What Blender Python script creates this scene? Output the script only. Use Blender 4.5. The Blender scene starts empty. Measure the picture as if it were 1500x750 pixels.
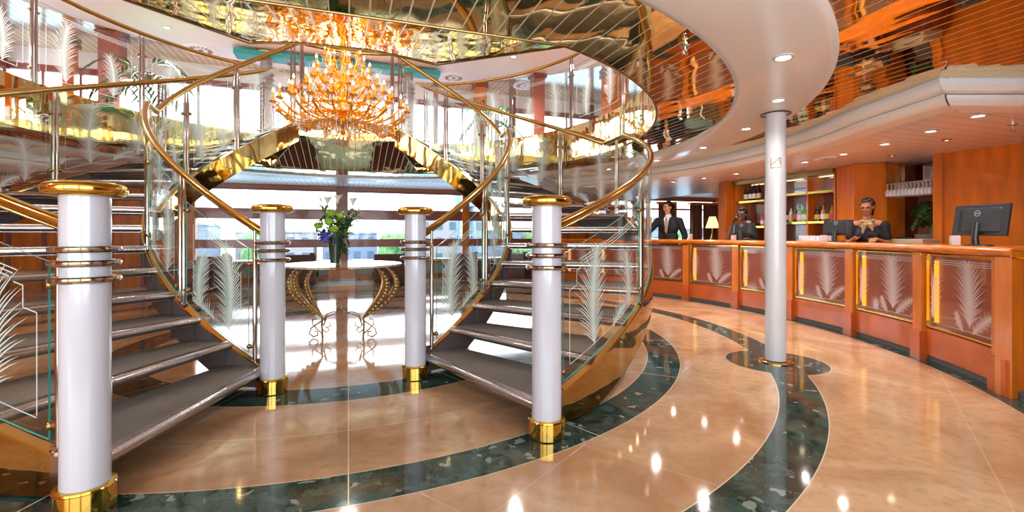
import bpy, bmesh, math, random
from mathutils import Vector, Matrix
R = math.radians
PI = math.pi
rnd = random.Random(7)
scene = bpy.context.scene
COL = scene.collection

# ------------------------------------------------------------------ helpers
class MB:
    """collects vertices and faces of one mesh"""
    def __init__(s): s.v = []; s.f = []; s.m = []; s.sm = []
    def face(s, idx, mi=0, smooth=False): s.f.append(tuple(idx)); s.m.append(mi); s.sm.append(smooth)
    def add(s, vs, fs, mi=0, smooth=False):
        o = len(s.v); s.v += [tuple(p) for p in vs]
        for f in fs: s.face([o + i for i in f], mi, smooth)
    def box(s, c, d, rz=0, mi=0, taper=1.0):
        cx, cy, cz = c; a, b, h = d[0] / 2, d[1] / 2, d[2] / 2
        ca, sa = math.cos(rz), math.sin(rz); vs = []
        for z, k in ((-h, 1), (h, taper)):
            for x, y in ((-a, -b), (a, -b), (a, b), (-a, b)):
                x *= k; y *= k
                vs.append((cx + x * ca - y * sa, cy + x * sa + y * ca, cz + z))
        s.add(vs, [(3, 2, 1, 0), (4, 5, 6, 7), (0, 1, 5, 4), (1, 2, 6, 5), (2, 3, 7, 6), (3, 0, 4, 7)], mi)
        return s
    def prism(s, poly, z0, z1, mi=0):
        n = len(poly)
        vs = [(x, y, z0) for x, y in poly] + [(x, y, z1) for x, y in poly]
        fs = [tuple(range(n - 1, -1, -1)), tuple(range(n, 2 * n))] + [(i, (i + 1) % n, n + (i + 1) % n, n + i) for i in range(n)]
        s.add(vs, fs, mi); return s
    def tube(s, path, r, seg=10, mi=0, closed=False, cap=True):
        P = [Vector(p) for p in path]; n = len(P); rr = r if isinstance(r, (list, tuple)) else [r] * n
        rings = []; up = None
        for i in range(n):
            if closed: t = P[(i + 1) % n] - P[i - 1]
            else: t = P[min(i + 1, n - 1)] - P[max(i - 1, 0)]
            if t.length < 1e-9: t = Vector((0, 0, 1))
            t.normalize()
            if up is None:
                up = Vector((0, 0, 1)) if abs(t.z) < .95 else Vector((1, 0, 0))
            a = t.cross(up)
            if a.length < 1e-5: a = t.cross(Vector((1, 0, 0)))
            a.normalize(); b = a.cross(t).normalized(); up = b
            rings.append([P[i] + (a * math.cos(2 * PI * k / seg) + b * math.sin(2 * PI * k / seg)) * rr[i] for k in range(seg)])
        vs = [p for ring in rings for p in ring]; fs = []
        for i in range(n if closed else n - 1):
            j = (i + 1) % n
            for k in range(seg):
                l = (k + 1) % seg; fs.append((i * seg + k, i * seg + l, j * seg + l, j * seg + k))
        s.add(vs, fs, mi, True)
        if cap and not closed:
            o = len(s.v) - len(vs)
            s.face([o + k for k in range(seg - 1, -1, -1)], mi); s.face([o + (n - 1) * seg + k for k in range(seg)], mi)
        return s
    def lathe(s, prof, c=(0, 0, 0), seg=24, mi=0, smooth=True, sx=1, sy=1):
        vs = []; n = len(prof)
        for r, z in prof:
            for k in range(seg):
                a = 2 * PI * k / seg; vs.append((c[0] + r * sx * math.cos(a), c[1] + r * sy * math.sin(a), c[2] + z))
        fs = [(i * seg + k, i * seg + (k + 1) % seg, (i + 1) * seg + (k + 1) % seg, (i + 1) * seg + k) for i in range(n - 1) for k in range(seg)]
        s.add(vs, fs, mi, smooth); o = len(s.v) - len(vs)
        if prof[0][0] > 1e-4: s.face([o + k for k in range(seg - 1, -1, -1)], mi)
        if prof[-1][0] > 1e-4: s.face([o + (n - 1) * seg + k for k in range(seg)], mi)
        return s
    def torus(s, c, Rr, r, seg=32, ss=10, mi=0):
        s.tube([(c[0] + Rr * math.cos(2 * PI * k / seg), c[1] + Rr * math.sin(2 * PI * k / seg), c[2]) for k in range(seg)], r, ss, mi, True); return s
    def ell(s, c, r, seg=16, rings=10, mi=0, rot=None):
        vs = []; M = rot or Matrix.Identity(3)
        for i in range(rings + 1):
            th = PI * i / rings
            for k in range(seg):
                a = 2 * PI * k / seg
                p = M @ Vector((r[0] * math.sin(th) * math.cos(a), r[1] * math.sin(th) * math.sin(a), r[2] * math.cos(th)))
                vs.append((c[0] + p.x, c[1] + p.y, c[2] + p.z))
        fs = [(i * seg + k, (i + 1) * seg + k, (i + 1) * seg + (k + 1) % seg, i * seg + (k + 1) % seg) for i in range(rings) for k in range(seg)]
        s.add(vs, fs, mi, True); return s
    def cap2(s, p0, r0, p1, r1, mi=0, seg=12):
        """capsule with two radii"""
        p0 = Vector(p0); p1 = Vector(p1); d = (p1 - p0); L = d.length or 1e-6; d = d / L
        path = []; rad = []
        for k in range(5):
            a = PI / 2 * (1 - k / 4); path.append(p0 - d * r0 * math.sin(a)); rad.append(max(r0 * math.cos(a), .0005))
        for k in range(5):
            a = PI / 2 * k / 4; path.append(p1 + d * r1 * math.sin(a)); rad.append(max(r1 * math.cos(a), .0005))
        s.tube(path, rad, seg, mi, cap=True); return s
    def build(s, name, mats, parent=None, loc=None, recalc=True, bevel=0, remesh=0, smooth_it=0):
        if loc is None: loc = tuple(parent['_base']) if parent is not None and '_base' in parent else (0, 0, 0)
        me = bpy.data.meshes.new(name)
        me.from_pydata([(x - loc[0], y - loc[1], z - loc[2]) for x, y, z in s.v], [], s.f)
        mats = mats if isinstance(mats, (list, tuple)) else [mats]
        for m in mats: me.materials.append(MAT[m] if isinstance(m, str) else m)
        for i, p in enumerate(me.polygons): p.material_index = s.m[i]; p.use_smooth = s.sm[i]
        bm = bmesh.new(); bm.from_mesh(me)
        if recalc:
            bmesh.ops.remove_doubles(bm, verts=bm.verts, dist=1e-5)
            bmesh.ops.recalc_face_normals(bm, faces=bm.faces)
        if any(s.sm):
            for e in bm.edges:
                if len(e.link_faces) == 2 and e.calc_face_angle(0) > .6: e.smooth = False
        bm.to_mesh(me); bm.free()
        o = bpy.data.objects.new(name, me); COL.objects.link(o); o['_base'] = tuple(loc)
        if parent is not None: o.parent = parent
        else: o.location = loc
        if remesh:
            r = o.modifiers.new('r', 'REMESH'); r.mode = 'VOXEL'; r.voxel_size = remesh; r.use_smooth_shade = True
            if smooth_it:
                sm = o.modifiers.new('s', 'SMOOTH'); sm.iterations = smooth_it; sm.factor = .5
            dg = bpy.context.evaluated_depsgraph_get()
            nm = bpy.data.meshes.new_from_object(o.evaluated_get(dg)); o.modifiers.clear(); o.data = nm
        if bevel:
            b = o.modifiers.new('b', 'BEVEL'); b.width = bevel; b.segments = 2; b.limit_method = 'ANGLE'
        return o

def tag(o, label, cat=None, group=None, kind=None):
    o['label'] = label
    if cat: o['category'] = cat
    if group: o['group'] = group
    if kind: o['kind'] = kind
    return o
def thing(name, label, cat, loc=(0, 0, 0), rz=0, group=None, local=False):
    o = bpy.data.objects.new(name, None); COL.objects.link(o); o.empty_display_size = .1
    o.location = loc; o.rotation_euler = (0, 0, rz)
    o['_base'] = (0, 0, 0) if local else tuple(loc)
    return tag(o, label, cat, group)
def struct(mb, name, mats, label, **k):
    o = mb.build(name, mats, **k); return tag(o, label, 'room', None, 'structure')
def dup(root, loc, rz=0, label=None, group=None, sc=None):
    def cp(o, par):
        c = o.copy(); COL.objects.link(c)
        if par is not None: c.parent = par
        for ch in [q for q in o.children]: cp(ch, c)
        return c
    r = cp(root, None); r.location = loc; r.rotation_euler = (0, 0, rz)
    if sc: r.scale = sc
    if label: r['label'] = label
    if group: r['group'] = group
    return r

def P(phi, r, z=0.0):
    a = R(phi); return (r * math.sin(a), -r * math.cos(a), z)
def frange(a, b, n): return [a + (b - a) * i / n for i in range(n + 1)]
def sweep(mb, phis, prof, mi=0, smooth=True, cap=True, mis=None):
    """prof(phi) -> closed list of (r, z); swept round the atrium axis"""
    secs = [[P(p, r, z) for r, z in prof(p)] for p in phis]; n = len(secs[0])
    o = len(mb.v); mb.v += [q for s_ in secs for q in s_]
    for i in range(len(phis) - 1):
        for k in range(n):
            l = (k + 1) % n
            mb.face((o + i * n + k, o + i * n + l, o + (i + 1) * n + l, o + (i + 1) * n + k), mis[k] if mis else mi, smooth)
    if cap:
        e = mis[-1] if mis else mi
        mb.face([o + k for k in range(n)], e); mb.face([o + (len(phis) - 1) * n + k for k in range(n - 1, -1, -1)], e)
    return mb

# ------------------------------------------------------------------ materials
MAT = {}
def newmat(name):
    m = bpy.data.materials.new(name); m.use_nodes = True; nt = m.node_tree
    for n in list(nt.nodes): nt.nodes.remove(n)
    out = nt.nodes.new('ShaderNodeOutputMaterial'); MAT[name] = m
    return m, nt, out
def N(nt, t, **k):
    n = nt.nodes.new(t)
    for a, b in k.items():
        if a in n.inputs: n.inputs[a].default_value = b
        else: setattr(n, a, b)
    return n
def L(nt, a, b): nt.links.new(a, b)
def math_(nt, op, a, b=None, c=None):
    n = nt.nodes.new('ShaderNodeMath'); n.operation = op
    for i, x in enumerate((a, b, c)):
        if x is None: continue
        if isinstance(x, (int, float)): n.inputs[i].default_value = x
        else: L(nt, x, n.inputs[i])
    return n.outputs[0]
def mixc(nt, f, a, b):
    n = nt.nodes.new('ShaderNodeMix'); n.data_type = 'RGBA'
    for i, x in ((0, f), (6, a), (7, b)):
        if isinstance(x, (int, float)): n.inputs[i].default_value = x
        elif isinstance(x, tuple): n.inputs[i].default_value = (*x[:3], 1)
        else: L(nt, x, n.inputs[i])
    return n.outputs[2]
def pbr(name, col, rough=.5, metal=0, spec=.5, coat=0, noise=0, nscale=8, nstretch=(1, 1, 1), bump=0, bscale=30, emit=None, es=0, sheen=0):
    m, nt, out = newmat(name)
    b = N(nt, 'ShaderNodeBsdfPrincipled'); b.inputs['Roughness'].default_value = rough; b.inputs['Metallic'].default_value = metal
    b.inputs['Specular IOR Level'].default_value = spec; b.inputs['Coat Weight'].default_value = coat; b.inputs['Coat Roughness'].default_value = .05
    b.inputs['Base Color'].default_value = (*col, 1)
    if emit: b.inputs['Emission Color'].default_value = (*emit, 1); b.inputs['Emission Strength'].default_value = es
    g = N(nt, 'ShaderNodeNewGeometry')
    if noise:
        mp = N(nt, 'ShaderNodeMapping'); mp.inputs['Scale'].default_value = nstretch; L(nt, g.outputs['Position'], mp.inputs[0])
        n = N(nt, 'ShaderNodeTexNoise'); n.inputs['Scale'].default_value = nscale; n.inputs['Detail'].default_value = 5; L(nt, mp.outputs[0], n.inputs['Vector'])
        r = N(nt, 'ShaderNodeMapRange'); r.inputs[1].default_value = .3; r.inputs[2].default_value = .7; L(nt, n.outputs[0], r.inputs[0])
        c0 = tuple(x * (1 - noise) for x in col); c1 = tuple(min(1, x * (1 + noise)) for x in col)
        L(nt, mixc(nt, r.outputs[0], c0, c1), b.inputs['Base Color'])
    if bump:
        n = N(nt, 'ShaderNodeTexNoise'); n.inputs['Scale'].default_value = bscale; L(nt, g.outputs['Position'], n.inputs['Vector'])
        bp = N(nt, 'ShaderNodeBump'); bp.inputs['Strength'].default_value = bump; bp.inputs['Distance'].default_value = .01
        L(nt, n.outputs[0], bp.inputs['Height']); L(nt, bp.outputs[0], b.inputs['Normal'])
    L(nt, b.outputs[0], out.inputs[0]); return m
def mirror(name, col, strip=True, wave=.35, rough=.03, wscale=2.2, axis=0, pitch=.1, line=(.95, .85, .6), lw=.085, dist=.02):
    m, nt, out = newmat(name); g = N(nt, 'ShaderNodeNewGeometry')
    mp = N(nt, 'ShaderNodeMapping'); mp.inputs['Scale'].default_value = (1.6, .8, 1.2); L(nt, g.outputs['Position'], mp.inputs[0])
    n = N(nt, 'ShaderNodeTexNoise'); n.inputs['Scale'].default_value = wscale; n.inputs['Detail'].default_value = 1.2; L(nt, mp.outputs[0], n.inputs['Vector'])
    bp = N(nt, 'ShaderNodeBump'); bp.inputs['Strength'].default_value = wave; bp.inputs['Distance'].default_value = dist
    L(nt, n.outputs[0], bp.inputs['Height'])
    b = N(nt, 'ShaderNodeBsdfPrincipled'); b.inputs['Metallic'].default_value = 1; b.inputs['Roughness'].default_value = rough
    b.inputs['Base Color'].default_value = (*col, 1); L(nt, bp.outputs[0], b.inputs['Normal'])
    if strip:
        sx = N(nt, 'ShaderNodeSeparateXYZ'); L(nt, g.outputs['Position'], sx.inputs[0])
        fr = math_(nt, 'FRACT', math_(nt, 'MULTIPLY', sx.outputs[axis], 1 / pitch)); msk = math_(nt, 'LESS_THAN', fr, lw)
        d = N(nt, 'ShaderNodeBsdfPrincipled'); d.inputs['Base Color'].default_value = (*line, 1); d.inputs['Metallic'].default_value = .6; d.inputs['Roughness'].default_value = .35
        mx = N(nt, 'ShaderNodeMixShader'); L(nt, msk, mx.inputs[0]); L(nt, b.outputs[0], mx.inputs[1]); L(nt, d.outputs[0], mx.inputs[2]); L(nt, mx.outputs[0], out.inputs[0])
    else: L(nt, b.outputs[0], out.inputs[0])
    return m
def emitter(name, col, s):
    m, nt, out = newmat(name); e = N(nt, 'ShaderNodeEmission'); e.inputs[0].default_value = (*col, 1); e.inputs[1].default_value = s; L(nt, e.outputs[0], out.inputs[0])
def glassy(name, tint, refl=1.0, rough=.01, ior=1.45):
    m, nt, out = newmat(name)
    t = N(nt, 'ShaderNodeBsdfTransparent'); t.inputs[0].default_value = (*tint, 1)
    g = N(nt, 'ShaderNodeBsdfGlossy'); g.inputs['Roughness'].default_value = rough; g.inputs['Color'].default_value = (1, 1, 1, 1)
    f = N(nt, 'ShaderNodeLayerWeight'); f.inputs[0].default_value = .5
    r0 = ((ior - 1) / (ior + 1)) ** 2; fr = math_(nt, 'ADD', math_(nt, 'MULTIPLY', math_(nt, 'POWER', f.outputs['Facing'], 5.0), (1 - r0) * .8), r0)
    mx = N(nt, 'ShaderNodeMixShader'); L(nt, math_(nt, 'MULTIPLY', fr, refl), mx.inputs[0]); L(nt, t.outputs[0], mx.inputs[1]); L(nt, g.outputs[0], mx.inputs[2]); L(nt, mx.outputs[0], out.inputs[0])
def frosted(name, col=(.86, .93, .91), op=.72):
    m, nt, out = newmat(name)
    t = N(nt, 'ShaderNodeBsdfTransparent'); d = N(nt, 'ShaderNodeBsdfDiffuse'); d.inputs[0].default_value = (*col, 1)
    tl = N(nt, 'ShaderNodeBsdfTranslucent'); tl.inputs[0].default_value = (*col, 1)
    m1 = N(nt, 'ShaderNodeMixShader'); m1.inputs[0].default_value = .45; L(nt, d.outputs[0], m1.inputs[1]); L(nt, tl.outputs[0], m1.inputs[2])
    m2 = N(nt, 'ShaderNodeMixShader'); m2.inputs[0].default_value = op; L(nt, t.outputs[0], m2.inputs[1]); L(nt, m1.outputs[0], m2.inputs[2]); L(nt, m2.outputs[0], out.inputs[0])

mirror('brass_ceiling', (.70, .53, .24), pitch=.1)
mirror('brass_ceiling_amber', (.66, .34, .085), pitch=.085, wave=.18, line=(.85, .66, .35), lw=.07)
mirror('brass_bridge', (.90, .68, .34), pitch=.1, wave=.4, wscale=3, line=(.97, .9, .75), lw=.1)
mirror('brass_plain', (.93, .72, .34), strip=False, wave=.3, wscale=2.5)
mirror('brass_stringer', (.44, .31, .12), strip=False, wave=.3, wscale=2.2, rough=.04)
pbr('brass', (.56, .34, .085), .16, 1)
pbr('brass_bright', (.74, .48, .10), .12, 1)
pbr('brass_dark', (.30, .19, .07), .3, 1)
pbr('bronze', (.33, .21, .09), .35, .8, noise=.3, nscale=30)
pbr('chrome', (.62, .60, .62), .1, 1)
pbr('chrome_warm', (.42, .36, .34), .12, 1)
pbr('steel_nosing', (.50, .48, .50), .2, 1, bump=.15, bscale=40)
pbr('white_paint', (.66, .65, .68), .3, 0, .5, coat=.3)
pbr('cornice_white', (.93, .92, .91), .4)
pbr('post_white', (.56, .56, .62), .18, 0, .5, coat=.6)
pbr('ceiling_white', (.91, .89, .87), .3, coat=.3)
pbr('soffit_pink', (.70, .62, .62), .18, coat=.4)
pbr('wood_orange', (.64, .165, .008), .32, coat=.22, noise=.22, nscale=3, nstretch=(3, 3, .6))
pbr('wood_top', (.74, .18, .010), .2, coat=.5, noise=.3, nscale=5, nstretch=(1, 1, 6))
pbr('wood_dark', (.22, .045, .02), .2, coat=.6, noise=.3, nscale=4, nstretch=(3, 3, .6))
pbr('wood_base', (.48, .092, .010), .35, coat=.25, noise=.2, nscale=4)
pbr('wood_red', (.28, .07, .045), .3, coat=.3)
pbr('panel_back', (.42, .16, .10), .3, coat=.2)
pbr('tread_carpet', (.17, .14, .12), .9, bump=.4, bscale=220, noise=.15, nscale=60)
pbr('stringer_dark', (.10, .08, .078), .7, bump=.2, bscale=150)
pbr('leather_brown', (.13, .06, .04), .6, coat=0, bump=.1, bscale=60)
pbr('cushion_taupe', (.48, .37, .28), .6)
pbr('black_plastic', (.02, .022, .026), .3)
pbr('screen_black', (.006, .006, .008), .08, coat=.6)
pbr('silver_plastic', (.55, .56, .58), .35)
pbr('white_plastic', (.82, .82, .84), .35)
pbr('red_plastic', (.5, .04, .04), .35)
pbr('suit_navy', (.012, .014, .022), .8, noise=.2, nscale=60)
pbr('dress_black', (.009, .009, .013), .75)
pbr('shirt_white', (.78, .80, .84), .7)
pbr('tie_gold', (.40, .27, .12), .5)
pbr('tie_teal', (.10, .22, .24), .5)
pbr('scarf_gold', (.34, .25, .12), .6, noise=.4, nscale=60)
pbr('skin_light', (.56, .29, .18), .5)
pbr('skin_brown', (.36, .15, .075), .45)
pbr('skin_dark', (.15, .058, .03), .42)
pbr('hair_black', (.008, .007, .008), .35, noise=.3, nscale=90)
pbr('lips', (.36, .08, .07), .4)
pbr('teeth', (.8, .78, .74), .3)
pbr('eye_white', (.75, .73, .7), .3)
pbr('leaf', (.03, .10, .02), .5, noise=.4, nscale=20)
pbr('leaf_light', (.12, .26, .04), .5, noise=.3, nscale=25)
pbr('flower_green', (.30, .48, .03), .6, noise=.3, nscale=60)
pbr('flower_blue', (.10, .10, .52), .6, noise=.3, nscale=60)
pbr('flower_white', (.82, .74, .62), .5)
pbr('vase_glass', (.012, .05, .035), .06, coat=.8)
pbr('pot', (.2, .18, .16), .5)
pbr('teal', (.02, .30, .27), .45)
pbr('curtain', (.26, .11, .06), .8, noise=.35, nscale=14, nstretch=(6, 6, .2))
pbr('grille', (.55, .60, .52), .5)
pbr('slat_white', (.78, .77, .70), .35)
pbr('upper_white', (.88, .87, .87), .6)
pbr('upper_carpet', (.30, .14, .08), .9)
pbr('grey_column', (.32, .29, .29), .4)
pbr('building_a', (.11, .15, .21), .7)
pbr('building_b', (.19, .18, .18), .7)
pbr('building_glass', (.04, .07, .11), .2)
pbr('foliage', (.07, .15, .05), .9, noise=.5, nscale=1.5)
pbr('crane_paint', (.10, .17, .26), .6)
pbr('water', (.10, .24, .36), .25, bump=.3, bscale=2)
pbr('deck_outside', (.30, .44, .55), .5)
pbr('bottle_green', (.012, .05, .02), .08, coat=.5)
pbr('bottle_dark', (.010, .007, .008), .08, coat=.5)
pbr('bottle_lime', (.10, .50, .12), .12, coat=.5)
pbr('bottle_pink', (.45, .12, .28), .12, coat=.5)
pbr('bottle_amber', (.50, .17, .02), .12, coat=.5)
pbr('bottle_clear', (.42, .48, .50), .1, coat=.5)
pbr('label_white', (.75, .76, .8), .6)
pbr('label_gold', (.6, .4, .08), .4)
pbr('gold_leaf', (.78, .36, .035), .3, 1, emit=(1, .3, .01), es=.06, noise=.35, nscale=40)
pbr('candle_sleeve', (.75, .28, .04), .5, emit=(1, .35, .04), es=.12)
pbr('mirror_grey', (.50, .47, .47), .04, 1)
pbr('joint', (.7, .62, .5), .4)
pbr('glassware', (.85, .86, .9), .08, coat=.5)
MAT['glassware'].node_tree.nodes['Principled BSDF'].inputs['Alpha'].default_value = .5
emitter('bulb', (1, .80, .5), 2.2)
emitter('lamp_disc', (1, .86, .66), 6)
emitter('shelf_light', (1, .78, .45), .8)
emitter('reflection_glow', (1, .42, .03), 1.0)
emitter('lampshade_lit', (1, .62, .35), .75)
glassy('clear_glass', (.965, .99, .98), .9)
glassy('window_glass', (.97, .99, 1), .6)
glassy('counter_glass', (.93, .86, .84), .9, .02)
glassy('crystal', (.95, .93, .9), 2.2, .05, 1.6)
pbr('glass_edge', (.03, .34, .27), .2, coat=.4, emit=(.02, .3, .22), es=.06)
frosted('etched', (.84, .92, .90), .93)
frosted('etched_counter', (.90, .80, .78), .8)

def floor_material():
    m, nt, out = newmat('marble_floor'); g = N(nt, 'ShaderNodeNewGeometry'); s = N(nt, 'ShaderNodeSeparateXYZ'); L(nt, g.outputs['Position'], s.inputs[0])
    x, y = s.outputs[0], s.outputs[1]
    r = math_(nt, 'SQRT', math_(nt, 'ADD', math_(nt, 'MULTIPLY', x, x), math_(nt, 'MULTIPLY', y, y)))
    def band(a, b): return math_(nt, 'MULTIPLY', math_(nt, 'GREATER_THAN', r, a), math_(nt, 'LESS_THAN', r, b))
    def disc(cx, cy, a):
        dx = math_(nt, 'SUBTRACT', x, cx); dy = math_(nt, 'SUBTRACT', y, cy)
        return math_(nt, 'LESS_THAN', math_(nt, 'SQRT', math_(nt, 'ADD', math_(nt, 'MULTIPLY', dx, dx), math_(nt, 'MULTIPLY', dy, dy))), a)
    def OR(*a):
        o = a[0]
        for q in a[1:]: o = math_(nt, 'MAXIMUM', o, q)
        return o
    def dark(e): return OR(band(1.94 - e, 2.28 + e), band(3.39 - e, 3.68 + e), band(4.42 - e, 4.70 + e), math_(nt, 'MULTIPLY', band(5.86 - e, 6.6), math_(nt, 'GREATER_THAN', x, 3.2)), disc(3.80, -2.5, .43 + e), disc(-3.80, -2.5, .43 + e))
    dk = dark(0); rim = math_(nt, 'SUBTRACT', dark(.006), dk)
    # joints
    an = math_(nt, 'ARCTAN2', x, math_(nt, 'MULTIPLY', y, -1.0)); q = R(22.5)
    fr = math_(nt, 'FRACT', math_(nt, 'ADD', math_(nt, 'DIVIDE', an, q), 8.0)); mn = math_(nt, 'MINIMUM', fr, math_(nt, 'SUBTRACT', 1.0, fr))
    jr = math_(nt, 'LESS_THAN', math_(nt, 'MULTIPLY', math_(nt, 'MULTIPLY', mn, q), r), .0032)
    jr = math_(nt, 'MULTIPLY', jr, math_(nt, 'LESS_THAN', r, 3.75))
    jc = OR(*[math_(nt, 'LESS_THAN', math_(nt, 'ABSOLUTE', math_(nt, 'SUBTRACT', r, a)), .0025) for a in (2.83, 1.1)])
    # outer slabs on a rotated square grid
    u = math_(nt, 'ADD', math_(nt, 'MULTIPLY', x, .83), math_(nt, 'MULTIPLY', y, .56)); v = math_(nt, 'SUBTRACT', math_(nt, 'MULTIPLY', y, .83), math_(nt, 'MULTIPLY', x, .56))
    jo = None
    for c in (u, v):
        f = math_(nt, 'FRACT', math_(nt, 'ADD', math_(nt, 'DIVIDE', c, .9), 20.0)); k = math_(nt, 'LESS_THAN', math_(nt, 'MINIMUM', f, math_(nt, 'SUBTRACT', 1.0, f)), .0028)
        jo = k if jo is None else OR(jo, k)
    jo = math_(nt, 'MULTIPLY', jo, math_(nt, 'GREATER_THAN', r, 3.7))
    joint = OR(jr, jc, math_(nt, 'MULTIPLY', jo, math_(nt, 'SUBTRACT', 1.0, dk)))
    # peach stone
    n1 = N(nt, 'ShaderNodeTexNoise'); n1.inputs['Scale'].default_value = 1.3; n1.inputs['Detail'].default_value = 6; n1.inputs['Distortion'].default_value = 1.2; L(nt, g.outputs['Position'], n1.inputs['Vector'])
    n2 = N(nt, 'ShaderNodeTexNoise'); n2.inputs['Scale'].default_value = 16; n2.inputs['Detail'].default_value = 5; L(nt, g.outputs['Position'], n2.inputs['Vector'])
    rm = N(nt, 'ShaderNodeMapRange'); rm.inputs[1].default_value = .35; rm.inputs[2].default_value = .68; L(nt, n1.outputs[0], rm.inputs[0])
    peach = mixc(nt, rm.outputs[0], (.43, .215, .10), (.66, .42, .25))
    r2 = N(nt, 'ShaderNodeMapRange'); r2.inputs[1].default_value = .48; r2.inputs[2].default_value = .75; r2.inputs[4].default_value = .5; L(nt, n2.outputs[0], r2.inputs[0])
    peach = mixc(nt, r2.outputs[0], peach, (.40, .19, .085))
    # green breccia
    vo = N(nt, 'ShaderNodeTexVoronoi'); vo.inputs['Scale'].default_value = 17; nz = N(nt, 'ShaderNodeTexNoise'); nz.inputs['Scale'].default_value = 6; nz.inputs['Detail'].default_value = 4; L(nt, g.outputs['Position'], nz.inputs['Vector'])
    va = N(nt, 'ShaderNodeVectorMath'); va.operation = 'ADD'; L(nt, g.outputs['Position'], va.inputs[0])
    sc_ = N(nt, 'ShaderNodeVectorMath'); sc_.operation = 'SCALE'; sc_.inputs[3].default_value = .25; L(nt, nz.outputs['Color'], sc_.inputs[0]); L(nt, sc_.outputs[0], va.inputs[1]); L(nt, va.outputs[0], vo.inputs['Vector'])
    sv = N(nt, 'ShaderNodeSeparateColor'); L(nt, vo.outputs['Color'], sv.inputs[0])
    g1 = mixc(nt, sv.outputs[0], (.008, .022, .018), (.05, .095, .075))
    pale = math_(nt, 'MULTIPLY', math_(nt, 'GREATER_THAN', sv.outputs[1], .90), math_(nt, 'LESS_THAN', vo.outputs[0], .45))
    g2 = mixc(nt, math_(nt, 'MULTIPLY', pale, .8), g1, (.30, .33, .27))
    n3 = N(nt, 'ShaderNodeTexNoise'); n3.inputs['Scale'].default_value = 45; n3.inputs['Detail'].default_value = 4; L(nt, g.outputs['Position'], n3.inputs['Vector'])
    r3 = N(nt, 'ShaderNodeMapRange'); r3.inputs[1].default_value = .62; r3.inputs[2].default_value = .7; r3.inputs[4].default_value = .5; L(nt, n3.outputs[0], r3.inputs[0])
    g2 = mixc(nt, r3.outputs[0], g2, (.12, .17, .13))
    peach = mixc(nt, math_(nt, 'GREATER_THAN', y, 5.7), peach, (.46, .60, .56))
    c = mixc(nt, dk, peach, g2); c = mixc(nt, math_(nt, 'MULTIPLY', joint, math_(nt, 'ADD', .4, math_(nt, 'MULTIPLY', math_(nt, 'LESS_THAN', r, 3.75), .6))), c, (.74, .60, .45)); c = mixc(nt, rim, c, (.70, .58, .40))
    b = N(nt, 'ShaderNodeBsdfPrincipled'); L(nt, c, b.inputs['Base Color']); b.inputs['Roughness'].default_value = .07; b.inputs['Specular IOR Level'].default_value = .6
    bn = N(nt, 'ShaderNodeTexNoise'); bn.inputs['Scale'].default_value = 1.5; bn.inputs['Detail'].default_value = 2; L(nt, g.outputs['Position'], bn.inputs['Vector'])
    bp = N(nt, 'ShaderNodeBump'); bp.inputs['Strength'].default_value = .07; bp.inputs['Distance'].default_value = .03; L(nt, bn.outputs[0], bp.inputs['Height']); L(nt, bp.outputs[0], b.inputs['Normal'])
    L(nt, b.outputs[0], out.inputs[0])
floor_material()
def slat_material(name, col, dark_, pitch, axis, rough=.3, lw=.12, metal=0):
    m, nt, out = newmat(name); g = N(nt, 'ShaderNodeNewGeometry'); s = N(nt, 'ShaderNodeSeparateXYZ'); L(nt, g.outputs['Position'], s.inputs[0])
    f = math_(nt, 'LESS_THAN', math_(nt, 'FRACT', math_(nt, 'MULTIPLY', s.outputs[axis], 1 / pitch)), lw)
    b = N(nt, 'ShaderNodeBsdfPrincipled'); b.inputs['Roughness'].default_value = rough; b.inputs['Metallic'].default_value = metal
    L(nt, mixc(nt, f, col, dark_), b.inputs['Base Color']); L(nt, b.outputs[0], out.inputs[0])
slat_material('slat_ceiling', (.80, .79, .72), (.42, .38, .30), .12, 0, .25)
slat_material('slat_soffit', (.88, .82, .85), (.5, .42, .44), .15, 1, .3, .06)
slat_material('slat_upper', (.62, .52, .36), (.92, .86, .72), .14, 0, .15, .25, .7)

# ------------------------------------------------------------------ dimensions
CEIL, DECK = 2.36, 2.92
RO = 3.48                      # ceiling opening
BX = (-7.0, 12.0, -7.5, 7.3)   # room
def rbox(phi, bx=BX):
    sx, sy, _ = P(phi, 1); t = 1e9
    if sx > 1e-6: t = min(t, bx[1] / sx)
    if sx < -1e-6: t = min(t, bx[0] / sx)
    if sy > 1e-6: t = min(t, bx[3] / sy)
    if sy < -1e-6: t = min(t, bx[2] / sy)
    return t
def ann(mb, rin, rout, z, p0=-180, p1=180, n=240, mi=0):
    ph = frange(p0, p1, n); o = len(mb.v)
    for p in ph:
        a = rin(p) if callable(rin) else rin; b = rout(p) if callable(rout) else rout
        b = max(a, b); mb.v.append(P(p, a, z)); mb.v.append(P(p, b, z))
    for i in range(n): mb.face((o + 2 * i, o + 2 * i + 1, o + 2 * i + 3, o + 2 * i + 2), mi)
    return mb
def ropen(p):
    a = abs(p)
    if a < 21.5: return 3.25 / math.cos(R(a))
    if a > 158.5: return 3.25 / math.cos(R(180 - a))
    return RO
RK = 5.28                      # face of the stepped white cornice above the counter
def rline(a, off=0.0):
    """straight run of the cornice beyond its corner, seen from the axis"""
    a = abs(a); x0, y0, _ = P(48.9, 5.50); x0 += .327 * off; y0 += .945 * off; dx, dy = .945, -.327; sx, sy, _ = P(a, 1)
    den = sx * dy - sy * dx
    if abs(den) < 1e-6: return 99
    t = (x0 * dy - y0 * dx) / den
    return t if t > 0 else 99
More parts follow.
